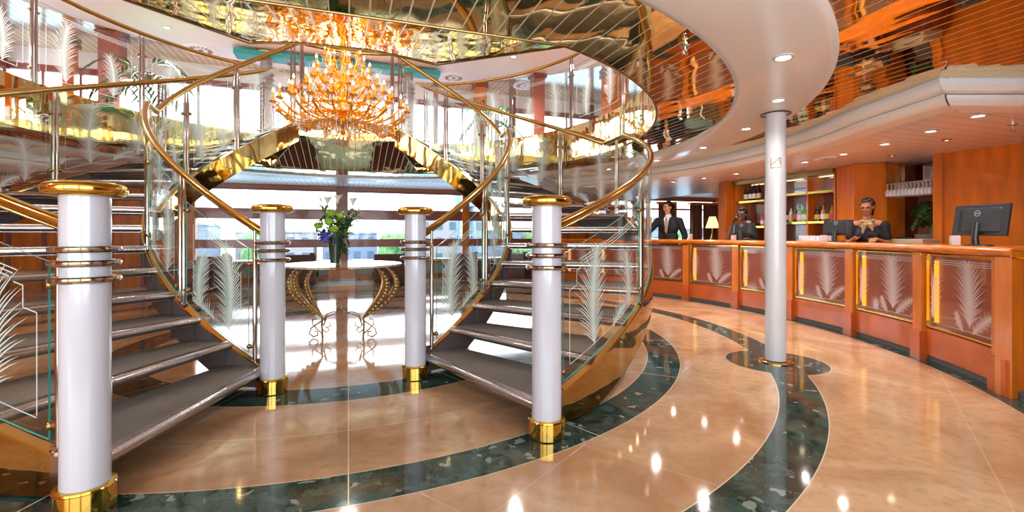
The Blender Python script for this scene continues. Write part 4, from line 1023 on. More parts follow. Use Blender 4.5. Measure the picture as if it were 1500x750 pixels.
px_, py_ = tp(-.045, -.12, 0)[:2]
vs = thing('vase', 'tall dark green glass vase of flowers on the round table', 'vase', (px_, py_, TH))
MB().lathe([(.0005, .0), (.055, .0), (.058, .012)], (px_, py_, TH), 24).build('foot', 'crystal', vs)
MB().lathe([(.052, .012), (.060, .10), (.072, .22), (.080, .31), (.074, .31), (.066, .22), (.054, .10), (.0005, .03)], (px_, py_, TH), 28).build('body', 'vase_glass', vs)
VT = TH + .31
def stem(m, p1, r=.003): m.tube([(px_, py_, TH + .10), (px_ + (p1[0] - px_) * .25, py_ + (p1[1] - py_) * .25, VT + .02), (px_ + (p1[0] - px_) * .7, py_ + (p1[1] - py_) * .7, VT + (p1[2] - VT) * .6), p1], r, 5)
def fp(a, b, z): return (px_ + VR.x * a + VN.x * b, py_ + VR.y * a + VN.y * b, TH + z)
for i, (a, b, z, lb) in enumerate(((-.02, -.08, .56, 'uppermost round green bloom, centre left'), (.08, -.05, .54, 'round green bloom at the upper right'), (-.03, -.12, .47, 'round green bloom in the middle'), (.035, -.13, .385, 'lowest green bloom just above the vase'), (-.17, -.05, .43, 'round green bloom drooping at the far left'))):
    p = fp(a, b, z); t = thing('green_chrysanthemum', lb + ' in the tall vase', 'flower', p, group='green blooms in the vase'); m = MB(); stem(m, p); m.build('stem', 'leaf', t)
    m = MB().ell(p, (.045, .045, .03), 14, 8); rr = random.Random(i)
    for k in range(70):
        an = rr.random() * 2 * PI; el = rr.random() * 1.3 + .1; d = Vector((math.cos(an) * math.cos(el), math.sin(an) * math.cos(el), math.sin(el) * .7 + .1 * rr.random()))
        m.cap2(Vector(p) + d * .03, .006, Vector(p) + d * (.052 + .008 * rr.random()), .004, seg=5)
    m.build('petals', 'flower_green', t)
p = fp(-.075, -.12, .30); t = thing('blue_hyacinth', 'violet blue flower head hanging over the left rim of the vase', 'flower', p); m = MB(); stem(m, p); m.build('stem', 'leaf', t)
m = MB(); rr = random.Random(3)
for k in range(60):
    q = fp(-.075 + rr.uniform(-.05, .055), -.12 + rr.uniform(-.05, .04), .30 + rr.uniform(-.05, .06)); m.ell(q, (.013, .013, .011), 7, 5)
m.build('florets', 'flower_blue', t)
for i, (a, b, z, lb) in enumerate(((-.10, .03, .70, 'leftmost'), (.02, .02, .72, 'middle'), (.19, .03, .69, 'rightmost'))):
    p = fp(a, b, z); t = thing('calla_lily', 'cream calla lily standing above the bouquet, %s of three' % lb, 'flower', p, group='calla lilies in the vase'); m = MB(); stem(m, p, .005); m.build('stem', 'leaf_light', t)
    m = MB(); seg = 14
    for j in range(8):
        h = j / 7; r = .008 + .034 * h ** 1.6
        for k in range(seg):
            an = 2 * PI * k / seg; tip = .035 * max(0, math.cos(an)) ** 3 * h ** 2
            m.v.append((p[0] + (r + tip * .6) * math.cos(an), p[1] + r * math.sin(an), p[2] - .03 + .09 * h + tip * .4))
    for j in range(7):
        for k in range(seg): m.face((j * seg + k, j * seg + (k + 1) % seg, (j + 1) * seg + (k + 1) % seg, (j + 1) * seg + k), 0, True)
    m.build('spathe', 'flower_white', t); MB().cap2(p, .005, (p[0], p[1], p[2] + .05), .003, seg=6).build('spadix', 'flower_green', t)
rr = random.Random(11)
def leafblade(m, p, d, l, w):
    d = Vector(d).normalized(); s_ = d.cross(Vector((0, 0, 1))); s_ = s_.normalized() if s_.length > .01 else Vector((1, 0, 0)); n_ = s_.cross(d); p = Vector(p)
    pr = []
    for i in range(6):
        t = i / 5; c = p + d * l * t - Vector((0, 0, l * .25 * t * t)); ww = w * math.sin(PI * (.06 + .9 * t)); pr.append((c - s_ * ww, c + n_ * ww * .35, c + s_ * ww))
    k = len(m.v)
    for a, b, c in pr: m.v += [tuple(a), tuple(b), tuple(c)]
    for i in range(5):
        for j in range(2): m.face((k + i * 3 + j, k + i * 3 + j + 1, k + i * 3 + 4 + j, k + i * 3 + 3 + j), 0, True)
sp = [(-.17, .50), (-.13, .60), (-.09, .42), (-.20, .36), (.0, .60), (.06, .48), (.12, .56), (.17, .62), (.22, .50), (.25, .56), (.14, .42), (.10, .30), (.18, .36), (-.12, .28), (.28, .60), (-.15, .72), (.12, .10), (.10, .18)]
for i, (a, z) in enumerate(sp):
    p = fp(a, rr.uniform(-.08, .1), z); low = z < .25
    t = thing('leafy_sprig', 'trailing leafy sprig at the right side of the vase' if low else 'thin leafy sprig among the flowers of the tall vase', 'sprig', p, group='trailing sprigs of the bouquet' if low else 'greenery in the tall vase')
    m = MB(); stem(m, p, .0025) if not low else m.tube([fp(.05, 0, .33), fp(a * .8, 0, .32), p], .0025, 5); m.build('stem', 'leaf', t)
    m = MB()
    for k in range(17):
        f = .35 + .65 * k / 16; q = (px_ + (p[0] - px_) * f, py_ + (p[1] - py_) * f, VT + (p[2] - VT) * f)
        leafblade(m, q, (rr.uniform(-1, 1), rr.uniform(-1, 1), rr.uniform(-.2, 1)), rr.uniform(.06, .12), rr.uniform(.012, .022))
    m.build('leaves', 'leaf' if i % 3 else 'leaf_light', t)
    if i % 2 == 0 and not low:
        m = MB()
        for k in range(5): m.ell((p[0] + rr.uniform(-.03, .03), p[1] + rr.uniform(-.03, .03), p[2] + rr.uniform(-.05, .04)), (.008, .008, .008), 6, 5)
        m.build('buds', 'flower_white', t)

# ------------------------------------------------------------------ lounge furniture
def armchair(x, y, rz, lb, w=.82):
    t = thing('armchair', lb, 'armchair', (x, y, 0), rz, group='brown lounge armchairs', local=True)
    MB().box((0, 0, .19), (w, .78, .26)).build('base', 'leather_brown', t, bevel=.02)
    MB().box((0, -.34, .42), (w, .14, .62)).build('backrest', 'leather_brown', t, bevel=.03)
    for s in (-1, 1): MB().box((s * (w / 2 - .07), .03, .37), (.14, .74, .42)).build('armrest', 'leather_brown', t, bevel=.03)
    MB().box((0, -.22, .52), (w - .30, .14, .36)).build('back_cushion', 'cushion_taupe', t, bevel=.03)
    MB().box((0, .10, .38), (w - .29, .60, .14)).build('seat_cushion', 'cushion_taupe', t, bevel=.03)
    MB().box((s * (w / 2 - .08), -.30, .74), (.12, .14, .06)).build('shoulder', 'leather_brown', t, bevel=.02)
    for sx in (-1, 1):
        for sy in (-1, 1): MB().lathe([(.018, 0), (.025, .065)], (sx * (w / 2 - .06), sy * .32, 0), 10).build('foot', 'wood_dark', t)
armchair(-1.12, 6.3, 0, 'brown leather armchair seen from behind, left of the vase')
armchair(.98, 6.05, 0, 'brown leather armchair seen from behind, right of the vase')
armchair(-2.95, 5.9, R(75), 'brown leather armchair with taupe seat seen behind the left stair glass')
armchair(3.0, 5.7, R(-60), 'brown leather armchair seen behind the right stair glass')
armchair(-3.0, 4.55, R(95), 'brown leather armchair nearer the left staircase')
armchair(4.3, 5.3, R(-75), 'brown leather armchair farthest right near the foot of the window wall')
def gilt_table(x, y, lb):
    t = thing('side_table', lb, 'side table', (x, y, 0), group='white topped side tables with gilt legs')
    MB().box((x, y, .56), (.9, .5, .03)).build('table_top', 'white_paint', t, bevel=.005)
    for sx in (-1, 1):
        for sy in (-1, 1): MB().tube([(x + sx * .38, y + sy * .2, .545), (x + sx * .41, y + sy * .22, .45), (x + sx * .37, y + sy * .2, .2), (x + sx * .40, y + sy * .21, 0)], [.028, .03, .016, .012], 8).build('leg', 'brass_bright', t)
    MB().box((x, y, .525), (.82, .44, .05)).build('apron', 'brass', t)
gilt_table(-2.2, 6.75, 'white topped side table with gilt legs below the left window'); gilt_table(2.15, 6.3, 'white topped side table with gilt legs below the right window')
# curtains near the man
def curtain(x, w, lb):
    t = thing('curtain', lb, 'curtain', (x, VW - .2, .3), group='brown curtains beyond the counter'); m = MB(); n = 28; k = len(m.v)
    for j in (0, 1, 2, 3):
        z = (.15, .9, 1.6, 2.2)[j]
        for i in range(n + 1): m.v.append((x - w / 2 + w * i / n, VW - .2 + .05 * math.sin(i * 1.5), z))
    for j in range(3):
        for i in range(n): m.face((k + j * (n + 1) + i, k + j * (n + 1) + i + 1, k + (j + 1) * (n + 1) + i + 1, k + (j + 1) * (n + 1) + i), 0, True)
    o = m.build('cloth', 'curtain', t, recalc=False); so = o.modifiers.new('s', 'SOLIDIFY'); so.thickness = .01
    m = MB().box((x, VW - .2, 2.22), (w + .1, .14, .09)); m.build('pelmet', 'wood_orange', t)
    MB().box((x + w / 2 + .06, VW - .14, 1.2), (.09, .1, 2.1)).build('side_strip', 'wood_orange', t)
for x, w, lb in ((8.75, .34, 'brown curtain left of the bright window behind the man'), (9.87, .62, 'brown curtain right behind the man in the suit'), (11.02, .40, 'brown curtain between the man and the bar pillar, left one'), (11.62, .5, 'brown curtain closest to the bar pillar')): curtain(x, w, lb)
def table_lamp(x, y, lb):
    t = thing('table_lamp', lb, 'lamp', (x, y, 0), group='lit lamps in the far lounge'); MB().lathe([(.22, 0), (.22, .03), (.03, .04), (.03, .90), (.28, .92), (.28, .95), (.0005, .95)], (x, y, 0), 24).build('pedestal', 'wood_orange', t)
    MB().lathe([(.07, .95), (.08, 1.0), (.05, 1.1), (.015, 1.22), (.012, 1.42)], (x, y, 0), 16).build('lamp_base', 'brass_bright', t); MB().lathe([(.20, 1.38), (.09, 1.72)], (x, y, 0), 24).build('lamp_shade', 'lampshade_lit', t)
table_lamp(8.55, 6.2, 'lit cream table lamp to the left of the man'); table_lamp(10.2, 5.4, 'lit cream table lamp to the right of the man')

# ------------------------------------------------------------------ plants
def palm(x, y, z0, h, spread, lb, n=13, mat='leaf', pot=True, grp=None):
    t = thing('potted_palm', lb, 'plant', (x, y, z0), group=grp); rr = random.Random(int(x * 10 + y * 7))
    if pot: MB().lathe([(.13, 0), (.18, .30), (.16, .30), (.15, .26), (.0005, .26)], (x, y, z0), 20).build('pot', 'pot', t)
    m = MB().tube([(x, y, z0 + .2), (x + .02, y, z0 + h * .5), (x, y + .02, z0 + h * .66)], .022, 8); m.build('trunk', 'bronze', t)
    m = MB()
    for k in range(n):
        a = 2 * PI * k / n + rr.uniform(-.2, .2); lift = rr.uniform(.2, 1.1); top = Vector((x, y, z0 + h * rr.uniform(.5, .72)))
        pts = []
        for i in range(8):
            tt = i / 7; pts.append(top + Vector((math.cos(a) * spread * tt * math.cos(lift * .5), math.sin(a) * spread * tt * math.cos(lift * .5), h * .34 * lift * tt - h * .30 * tt * tt)))
        m.tube(pts, .005, 4)
        for i in range(2, 8):
            d = (pts[i] - pts[i - 1]).normalized(); sd = d.cross(Vector((0, 0, 1))).normalized()
            for s in (-1, 1): leafblade(m, pts[i], d + sd * s * .8, spread * .42, .024)
        leafblade(m, pts[-1], pts[-1] - pts[-2], spread * .3, .015)
    m.build('fronds', mat, t)
palm(-3.7, 4.9, DECK, 2.1, .75, 'dark green palm plant beyond the upper left balustrade', grp='palms on the upper deck')
palm(3.3, 5.2, DECK, 2.0, .7, 'dark green palm plant beyond the upper right balustrade', grp='palms on the upper deck')
palm(7.38, -1.75, .9, 1.0, .2, 'small dark bushy plant in the bar recess under the glasses', n=16)
MB()
t = thing('plant_stand', 'dark wood stand under the plant in the bar recess', 'stand', (7.38, -1.75, 0)); MB().box((7.38, -1.75, .43), (.3, .28, .86)).build('body', 'wood_dark', t, bevel=.01); MB().box((7.38, -1.75, .88), (.34, .32, .04)).build('top', 'wood_dark', t)

# ------------------------------------------------------------------ upper deck columns, rosettes, piers
for x, y, lb in ((-1.75, 6.0, 'grey ringed column on the upper deck left of the chandelier'), (1.40, 6.0, 'grey ringed column on the upper deck right of the chandelier')):
    t = thing('ringed_column', lb, 'column', (x, y, DECK), group='ringed columns of the upper deck'); MB().lathe([(.15, DECK), (.12, DECK + 2.2)], (x, y, 0), 28).build('shaft', 'grey_column', t)
    MB().lathe([(.12, DECK + 2.16), (.20, DECK + 2.24), (.24, DECK + 2.34), (.24, HU)], (x, y, 0), 28).build('capital', 'brass_dark', t)
    for z in (1.55, 1.66, 1.77, 1.88): MB().torus((x, y, DECK + z), .15, .018, 32, 8).build('ring', 'grey_column', t)
for x, y, lb in ((-3.1, 6.3, 'ornate round ceiling rosette of the upper deck on the left'), (2.6, 6.3, 'ornate round ceiling rosette of the upper deck, nearer the chandelier on the right'), (4.6, 6.3, 'ornate round ceiling rosette of the upper deck, farther right')):
    t = thing('ceiling_rosette', lb, 'rosette', (x, y, HU), group='ceiling rosettes of the upper deck'); MB().lathe([(.34, 0), (.34, -.02), (.30, -.03), (.28, -.015), (.0005, -.015)], (x, y, HU), 40).build('disc', 'upper_white', t)
    m = MB()
    for k in range(16):
        a = 2 * PI * k / 16; m.ell((x + .19 * math.cos(a), y + .19 * math.sin(a), HU - .018), (.055, .016, .012), 8, 6, rot=Matrix.Rotation(a, 3, 'Z'))
    m.ell((x, y, HU - .02), (.05, .05, .02), 12, 6); m.build('petals', 'bronze', t)
def pier(x, y, w, lb, mat='wood_red', d=None):
    t = thing('wood_pier', lb, 'pier', (x, y, DECK), group='wood piers of the upper deck'); MB().box((x, y, (DECK + HU) / 2 - .03), (w, d or w, HU - DECK - .06)).build('shaft', mat, t, bevel=.01); MB().box((x, y, DECK + .08), (w + .06, (d or w) + .06, .16)).build('plinth', 'wood_dark', t); MB().box((x, y, HU - .07), (w + .08, (d or w) + .08, .1)).build('capital', 'wood_dark', t)
pier(-4.55, 5.9, .36, 'red brown wood pier behind the upper left palm', 'wood_red'); pier(-6.3, 4.6, .34, 'dark red wood pier at the far upper left', 'wood_red'); pier(-5.6, 6.7, .2, 'slim orange wood pier beside the far upper left window', 'wood_orange')
pier(3.4, 6.6, .3, 'orange wood pier behind the upper right palm', 'wood_orange'); pier(4.6, 5.4, .3, 'red brown wood pier right of the upper right palm', 'wood_red'); pier(6.4, 4.6, .5, 'wide orange wood pier at the upper right', 'wood_orange'); pier(7.2, 3.4, .4, 'dark wood pier farthest right on the upper deck', 'wood_dark')
t = thing('lift_lobby_screen', 'large grey screen wall with teal top behind the upper right balustrade', 'screen', (6.6, 2.2, DECK)); MB().box((6.6, 1.6, DECK + .9), (.12, 3.4, 1.8)).build('panel', 'grey_column', t); MB().box((6.6, 1.6, DECK + 1.95), (.2, 3.5, .3)).build('head_band', 'teal', t)

# ------------------------------------------------------------------ people
def head(m, c, face, up=1.0, sc=1.0):
    """head volume round c (centre); face = horizontal unit vector of the gaze"""
    f = Vector(face).normalized(); sd = Vector((-f.y, f.x, 0)).normalized() if abs(f.x) + abs(f.y) > .01 else Vector((1, 0, 0)); u = sd.cross(f) * -1
    if u.z < 0: u = -u
    def q(a, b, z): return Vector(c) + f * a * sc + sd * b * sc + u * z * sc
    M = Matrix((f, sd, u)).transposed()
    m.ell(q(-.012, 0, .025), (.093 * sc, .074 * sc, .095 * sc), 18, 12, rot=M)
    m.ell(q(.022, 0, -.045), (.062 * sc, .056 * sc, .070 * sc), 16, 10, rot=M)
    m.ell(q(.062, 0, -.090), (.026 * sc, .028 * sc, .022 * sc), 10, 8, rot=M)     # chin
    m.cap2(q(.078, 0, .022), .009 * sc, q(.098, 0, -.018), .014 * sc)               # nose
    for s in (-1, 1):
        m.ell(q(.096, s * .012, -.024), (.008 * sc, .008 * sc, .007 * sc), 8, 6)
        m.ell(q(.070, s * .034, -.016), (.018 * sc, .018 * sc, .018 * sc), 10, 8)     # cheek
        m.ell(q(-.004, s * .077, -.005), (.018 * sc, .008 * sc, .030 * sc), 10, 8, rot=M)   # ear
        m.ell(q(.074, s * .030, .036), (.014 * sc, .024 * sc, .008 * sc), 10, 6, rot=M)    # brow ridge
    m.cap2(q(.080, -.018, -.052), .007 * sc, q(.080, .018, -.052), .007 * sc)       # mouth
    return q, M, sd, u
def hand(m, w, d, side, curl=.35, sc=1.0):
    """palm and five curled fingers, starting at wrist w pointing along d; side = thumb direction"""
    d = Vector(d).normalized(); s = Vector(side); s = (s - d * s.dot(d)).normalized(); n = d.cross(s)
    w = Vector(w)
    for k, t in enumerate((-.028, -.010, .010, .028)):
        m.cap2(w + s * t * .6 * sc, .014 * sc, w + d * .085 * sc + s * t * sc, .0115 * sc, seg=8)
    for k, (t, ln) in enumerate(((.030, .066), (.011, .075), (-.010, .070), (-.029, .055))):
        p = w + d * .088 * sc + s * t * sc; a = 0
        for j, fr in enumerate((.45, .32, .23)):
            a += curl * (1 + .5 * j); q = p + (d * math.cos(a) + n * math.sin(a)) * ln * fr * sc; m.cap2(p, (.0088 - .001 * j) * sc, q, (.008 - .001 * j) * sc, seg=7); p = q
    p = w + d * .030 * sc + s * .026 * sc; q = p + (d * .55 + s * .8 + n * .2).normalized() * .036 * sc; m.cap2(p, .012 * sc, q, .010 * sc, seg=8); m.cap2(q, .010 * sc, q + (d * .85 + s * .35 + n * .3).normalized() * .030 * sc, .0085 * sc, seg=8)
def person(x, y, ang, ht, label, skin, shoulders, armpose, headdir, female, headtilt=0, lean=0):
    """ang: facing direction in degrees (0 = +X); armpose gives elbow and wrist for each side in local metres"""
    t = thing('person', label, 'person', (x, y, 0)); k = ht / 1.75
    f = Vector((math.cos(R(ang)), math.sin(R(ang)), 0)); s = Vector((-f.y, f.x, 0))
    def W(a, b, z): return Vector((x, y, 0)) + f * (a + lean * max(0, z - .95)) * k + s * b * k + Vector((0, 0, z * k))
    body = MB(); sh = shoulders
    # torso, pelvis, neck, legs
    body.ell(W(0, 0, 1.28), (.10 * k, .10 * k, .10 * k), 14, 10)
    M = Matrix((f, s, Vector((0, 0, 1)))).transposed()
    body.ell(W(.0, 0, 1.27), (.105 * k, (sh - .05) * k, .19 * k), 18, 12, rot=M); body.ell(W(0, 0, 1.06), (.092 * k, (.130 if female else .145) * k, .16 * k), 18, 12, rot=M); body.ell(W(-.01, 0, .92), (.115 * k, .165 * k, .12 * k), 18, 12, rot=M)
    if female:
        for q in (-1, 1): body.ell(W(.075, q * .07, 1.25), (.055 * k, .06 * k, .06 * k), 12, 8, rot=M)
    body.cap2(W(-.01, 0, 1.38), .060 * k, W(.012, 0, 1.50), .052 * k)
    for q in (-1, 1):
        body.cap2(W(-.005, q * .05, 1.42), .05 * k, W(0, q * sh, 1.385), .056 * k)
        body.cap2(W(0, q * .085, .90), .088 * k, W(.01, q * .085, .50), .056 * k); body.cap2(W(.01, q * .085, .50), .054 * k, W(-.01, q * .085, .10), .038 * k)
        body.cap2(W(-.03, q * .085, .05), .036 * k, W(.13, q * .095, .035), .030 * k)
    arms = {}
    for q in (-1, 1):
        e, w_, hd, th = armpose[q]; E_, W_ = W(*e), W(*w_); S_ = W(0, q * sh, 1.38); arms[q] = (S_, E_, W_)
        body.cap2(S_, .050 * k, E_, .038 * k); body.cap2(E_, .038 * k, W_, .026 * k)
        hd_ = f * hd[0] + s * hd[1] + Vector((0, 0, hd[2])); th_ = f * th[0] + s * th[1] + Vector((0, 0, th[2])); hand(body, W_, hd_, th_, .45, k)
    hc = W(.03, 0, 1.635); gd = Vector((math.cos(R(headdir)), math.sin(R(headdir)), -math.sin(R(headtilt))))
    fd = gd.normalized(); sd = Vector((-math.sin(R(headdir)), math.cos(R(headdir)), 0)); u = fd.cross(sd)
    if u.z < 0: u = -u
    sc = .98 * k
    def hq(a, b, z): return hc + fd * a * sc + sd * b * sc + u * z * sc
    HM = Matrix((fd, sd, u)).transposed()
    for c, r in (((-.012, 0, .025), (.093, .074, .095)), ((.022, 0, -.045), (.062, .056, .070)), ((.060, 0, -.088), (.026, .028, .022)), ((-.004, .077, -.005), (.018, .008, .030)), ((-.004, -.077, -.005), (.018, .008, .030)), ((.068, .034, -.020), (.018, .018, .02)), ((.068, -.034, -.020), (.018, .018, .02)), ((.074, .03, .036), (.012, .024, .008)), ((.074, -.03, .036), (.012, .024, .008)), ((.096, .012, -.022), (.009, .008, .007)), ((.096, -.012, -.022), (.009, .008, .007))):
        body.ell(hq(*c), tuple(v * sc for v in r), 16, 10, rot=HM)
    body.cap2(hq(.080, 0, .024), .008 * sc, hq(.102, 0, -.016), .013 * sc); body.cap2(hq(.076, -.018, -.052), .009 * sc, hq(.076, .018, -.052), .009 * sc)
    body.build('body', skin, t, remesh=.0065, smooth_it=3)
    for q in (-1, 1):
        e = MB().ell(hq(.0815, q * .030, .012), (.0085 * sc, .012 * sc, .005 * sc), 10, 8, rot=HM); e = e.build('eye', 'eye_white' if not female else 'hair_black', t)
        MB().ell(hq(.0885, q * .030, .011), (.004 * sc, .006 * sc, .005 * sc), 8, 6, rot=HM).build('iris', 'hair_black', e)
        MB().cap2(hq(.087, q * .016, .036), .0035 * sc, hq(.078, q * .046, .036), .003 * sc, seg=6).build('eyebrow', 'hair_black', t)
    m = MB().cap2(hq(.087, -.020, -.049), .0045 * sc, hq(.087, .020, -.049), .0045 * sc, seg=8); m.cap2(hq(.085, -.016, -.058), .005 * sc, hq(.085, .016, -.058), .005 * sc, seg=8); m.build('lips', 'lips', t)
    if female: MB().cap2(hq(.0905, -.016, -.053), .0028 * sc, hq(.0905, .016, -.053), .0028 * sc, seg=6).build('teeth', 'teeth', t)
    hair = MB()
    hair.ell(hq(-.030, 0, .042), (.088 * sc, .083 * sc, .090 * sc), 20, 14, rot=HM); hair.ell(hq(-.045, 0, -.005), (.070 * sc, .078 * sc, .080 * sc), 18, 12, rot=HM)
    hair.ell(hq(.012, 0, .104), (.062 * sc, .062 * sc, .024 * sc), 14, 8, rot=HM)
    for q in (-1, 1): hair.ell(hq(.006, q * .066, .052), (.036 * sc, .016 * sc, .034 * sc), 12, 8, rot=HM)
    return t, W, hq, HM, hair, arms, k, f, s, sc

# man in the dark suit, hands resting on the counter to his right
mx, my = 6.22, 2.22
pose = {1: ((.10, .30, 1.12), (.30, .36, 1.10), (.8, .4, -.25), (0, -1, .3)), -1: ((.03, -.29, 1.10), (.12, -.34, .86), (.4, -.1, -.9), (1, 0, 0))}
t, W, hq, HM, hair, arms, k, f, s, sc = person(mx, my, 214, 1.86, 'man in dark suit and gold tie leaning on the far end of the counter', 'skin_light', .205, {1: ((-.02, .30, 1.10), (.06, .27, .86), (.3, 0, -.9), (1, -.2, 0)), -1: ((.16, -.34, 1.17), (.32, -.46, 1.085), (.8, -.3, -.08), (.3, .8, .2))}, 186, False, 14, .06)
hair.build('hair', 'hair_black', t, remesh=.006)
m = MB(); M = Matrix((f, s, Vector((0, 0, 1)))).transposed()
m.ell(W(.0, 0, 1.27), (.130 * k, .195 * k, .20 * k), 18, 12, rot=M); m.ell(W(0, 0, 1.06), (.122 * k, .180 * k, .20 * k), 18, 12, rot=M); m.ell(W(-.01, 0, .88), (.135 * k, .190 * k, .14 * k), 18, 12, rot=M)
for q in (-1, 1):
    S_, E_, W_ = arms[q]; m.cap2(W(-.01, q * .07, 1.415), .058 * k, S_, .075 * k); m.cap2(S_, .073 * k, E_, .055 * k); m.cap2(E_, .055 * k, W_ + (E_ - W_) * .12, .042 * k)
jk = m.build('jacket', 'suit_navy', t, remesh=.008, smooth_it=2)
m = MB()
for q in (-1, 1): m.cap2(W(0, q * .088, .86), .11 * k, W(.01, q * .09, .48), .08 * k); m.cap2(W(.01, q * .09, .48), .08 * k, W(0, q * .09, .08), .065 * k)
m.build('trousers', 'suit_navy', t, remesh=.01, smooth_it=2)
for q in (-1, 1): MB().cap2(W(-.03, q * .09, .05), .045 * k, W(.14, q * .10, .04), .038 * k).build('shoe', 'hair_black', t)
m = MB(); m.add([W(.118, -.055, 1.40), W(.118, .055, 1.40), W(.150, .0, 1.13), W(.08, -.05, 1.46), W(.08, .05, 1.46)], [(0, 1, 2), (0, 3, 4, 1)]); m.cap2(W(.0, 0, 1.42), .066 * k, W(.012, 0, 1.475), .060 * k); m.build('shirt', 'shirt_white', t)
m = MB(); m.add([W(.130, -.018, 1.42), W(.130, .018, 1.42), W(.152, .026, 1.20), W(.156, 0, 1.13), W(.152, -.026, 1.20), W(.11, -.018, 1.42), W(.11, .018, 1.42), W(.13, 0, 1.13)], [(0, 1, 2, 3, 4), (0, 5, 6, 1), (1, 6, 7, 3, 2), (0, 4, 3, 7, 5)]); m.ell(W(.122, 0, 1.425), (.016, .022, .02), 8, 6); m.build('tie', 'tie_gold', t)
for q in (-1, 1):
    m = MB(); m.add([W(.10, q * .06, 1.45), W(.128, q * .105, 1.36), W(.146, q * .05, 1.27), W(.152, q * .012, 1.10), W(.137, q * .04, 1.36), W(.10, q * .075, 1.45)], [(0, 4, 3, 2, 1, 5)]); m.build('lapel', 'suit_navy', jk)

def dress(t, W, arms, k, f, s, name='dress'):
    m = MB(); M = Matrix((f, s, Vector((0, 0, 1)))).transposed()
    m.ell(W(0, 0, 1.255), (.120 * k, .168 * k, .155 * k), 18, 12, rot=M); m.ell(W(0, 0, 1.05), (.108 * k, .145 * k, .19 * k), 18, 12, rot=M); m.ell(W(-.01, 0, .88), (.135 * k, .185 * k, .17 * k), 18, 12, rot=M); m.cap2(W(0, 0, .82), .16 * k, W(0, 0, .58), .15 * k)
    for q in (-1, 1):
        m.ell(W(.075, q * .07, 1.25), (.065 * k, .068 * k, .068 * k), 12, 8, rot=M); S_, E_, W_ = arms[q]; m.cap2(W(-.005, q * .11, 1.375), .052 * k, S_, .064 * k); m.cap2(S_, .066 * k, S_ + (E_ - S_) * .62, .058 * k)
    return m.build(name, 'dress_black', t, remesh=.007, smooth_it=2)
def scarf(t, W, k, side, drop=.16):
    m = MB().tube([W(.012 + .064 * math.cos(a), .064 * math.sin(a), 1.455 - .02 * math.cos(a)) for a in frange(0, 2 * PI, 20)], .022 * k, 8)
    p = W(.075, side * .05, 1.435); m.ell(p, (.024, .024, .022), 10, 8)
    for d in (-1, 1): m.tube([p, W(.115, side * .05 + d * .035, 1.39), W(.135, side * .05 + d * .055, 1.435 - drop * (.8 if d > 0 else 1))], [.014, .036, .008], 8)
    m.build('scarf', 'scarf_gold', t)
# woman with the scarf at the counter
t, W, hq, HM, hair, arms, k, f, s, sc = person(6.42, -1.58, 205, 1.66, 'smiling woman in black short sleeved dress and gold scarf looking down at her monitor', 'skin_brown', .175, {1: ((.02, .22, 1.13), (.22, .12, 1.20), (.9, -.2, -.1), (0, -1, .3)), -1: ((.02, -.22, 1.13), (.22, -.12, 1.20), (.9, .2, -.1), (0, 1, .3))}, 196, True, 22, .05)
hair.cap2(hq(-.10, 0, .03), .040 * sc, hq(-.15, 0, -.04), .042 * sc); hair.cap2(hq(-.15, 0, -.04), .042 * sc, hq(-.14, 0, -.15), .018 * sc); hair.build('hair', 'hair_black', t, remesh=.006, smooth_it=1)
dress(t, W, arms, k, f, s); scarf(t, W, k, .3)
# woman on the telephone
t, W, hq, HM, hair, arms, k, f, s, sc = person(6.50, .52, 190, 1.64, 'laughing woman in black dress holding a telephone to her ear behind a monitor', 'skin_dark', .175, {-1: ((.16, -.24, 1.20), (.115, -.125, 1.475), (.0, .25, 1), (1, 0, 0)), 1: ((.0, .24, 1.12), (.18, .18, 1.20), (.9, -.2, -.1), (0, -1, .3))}, 200, True, 10, .10)
hair.ell(hq(-.125, 0, .045), (.052 * sc, .055 * sc, .055 * sc), 16, 12); hair.build('hair', 'hair_black', t, remesh=.006, smooth_it=1)
dress(t, W, arms, k, f, s); scarf(t, W, k, .4, .10)
h1 = hq(.01, -.098, .0); h2 = hq(.075, -.080, -.085)
t = thing('telephone_handset', 'black telephone handset held to the ear of the laughing woman', 'telephone', tuple(h1))
MB().cap2(h1, .013, h2, .013).build('grip', 'black_plastic', t); MB().ell(h1, (.024, .024, .024), 10, 8).build('earpiece', 'black_plastic', t); MB().ell(h2, (.022, .022, .022), 10, 8).build('mouthpiece', 'black_plastic', t)

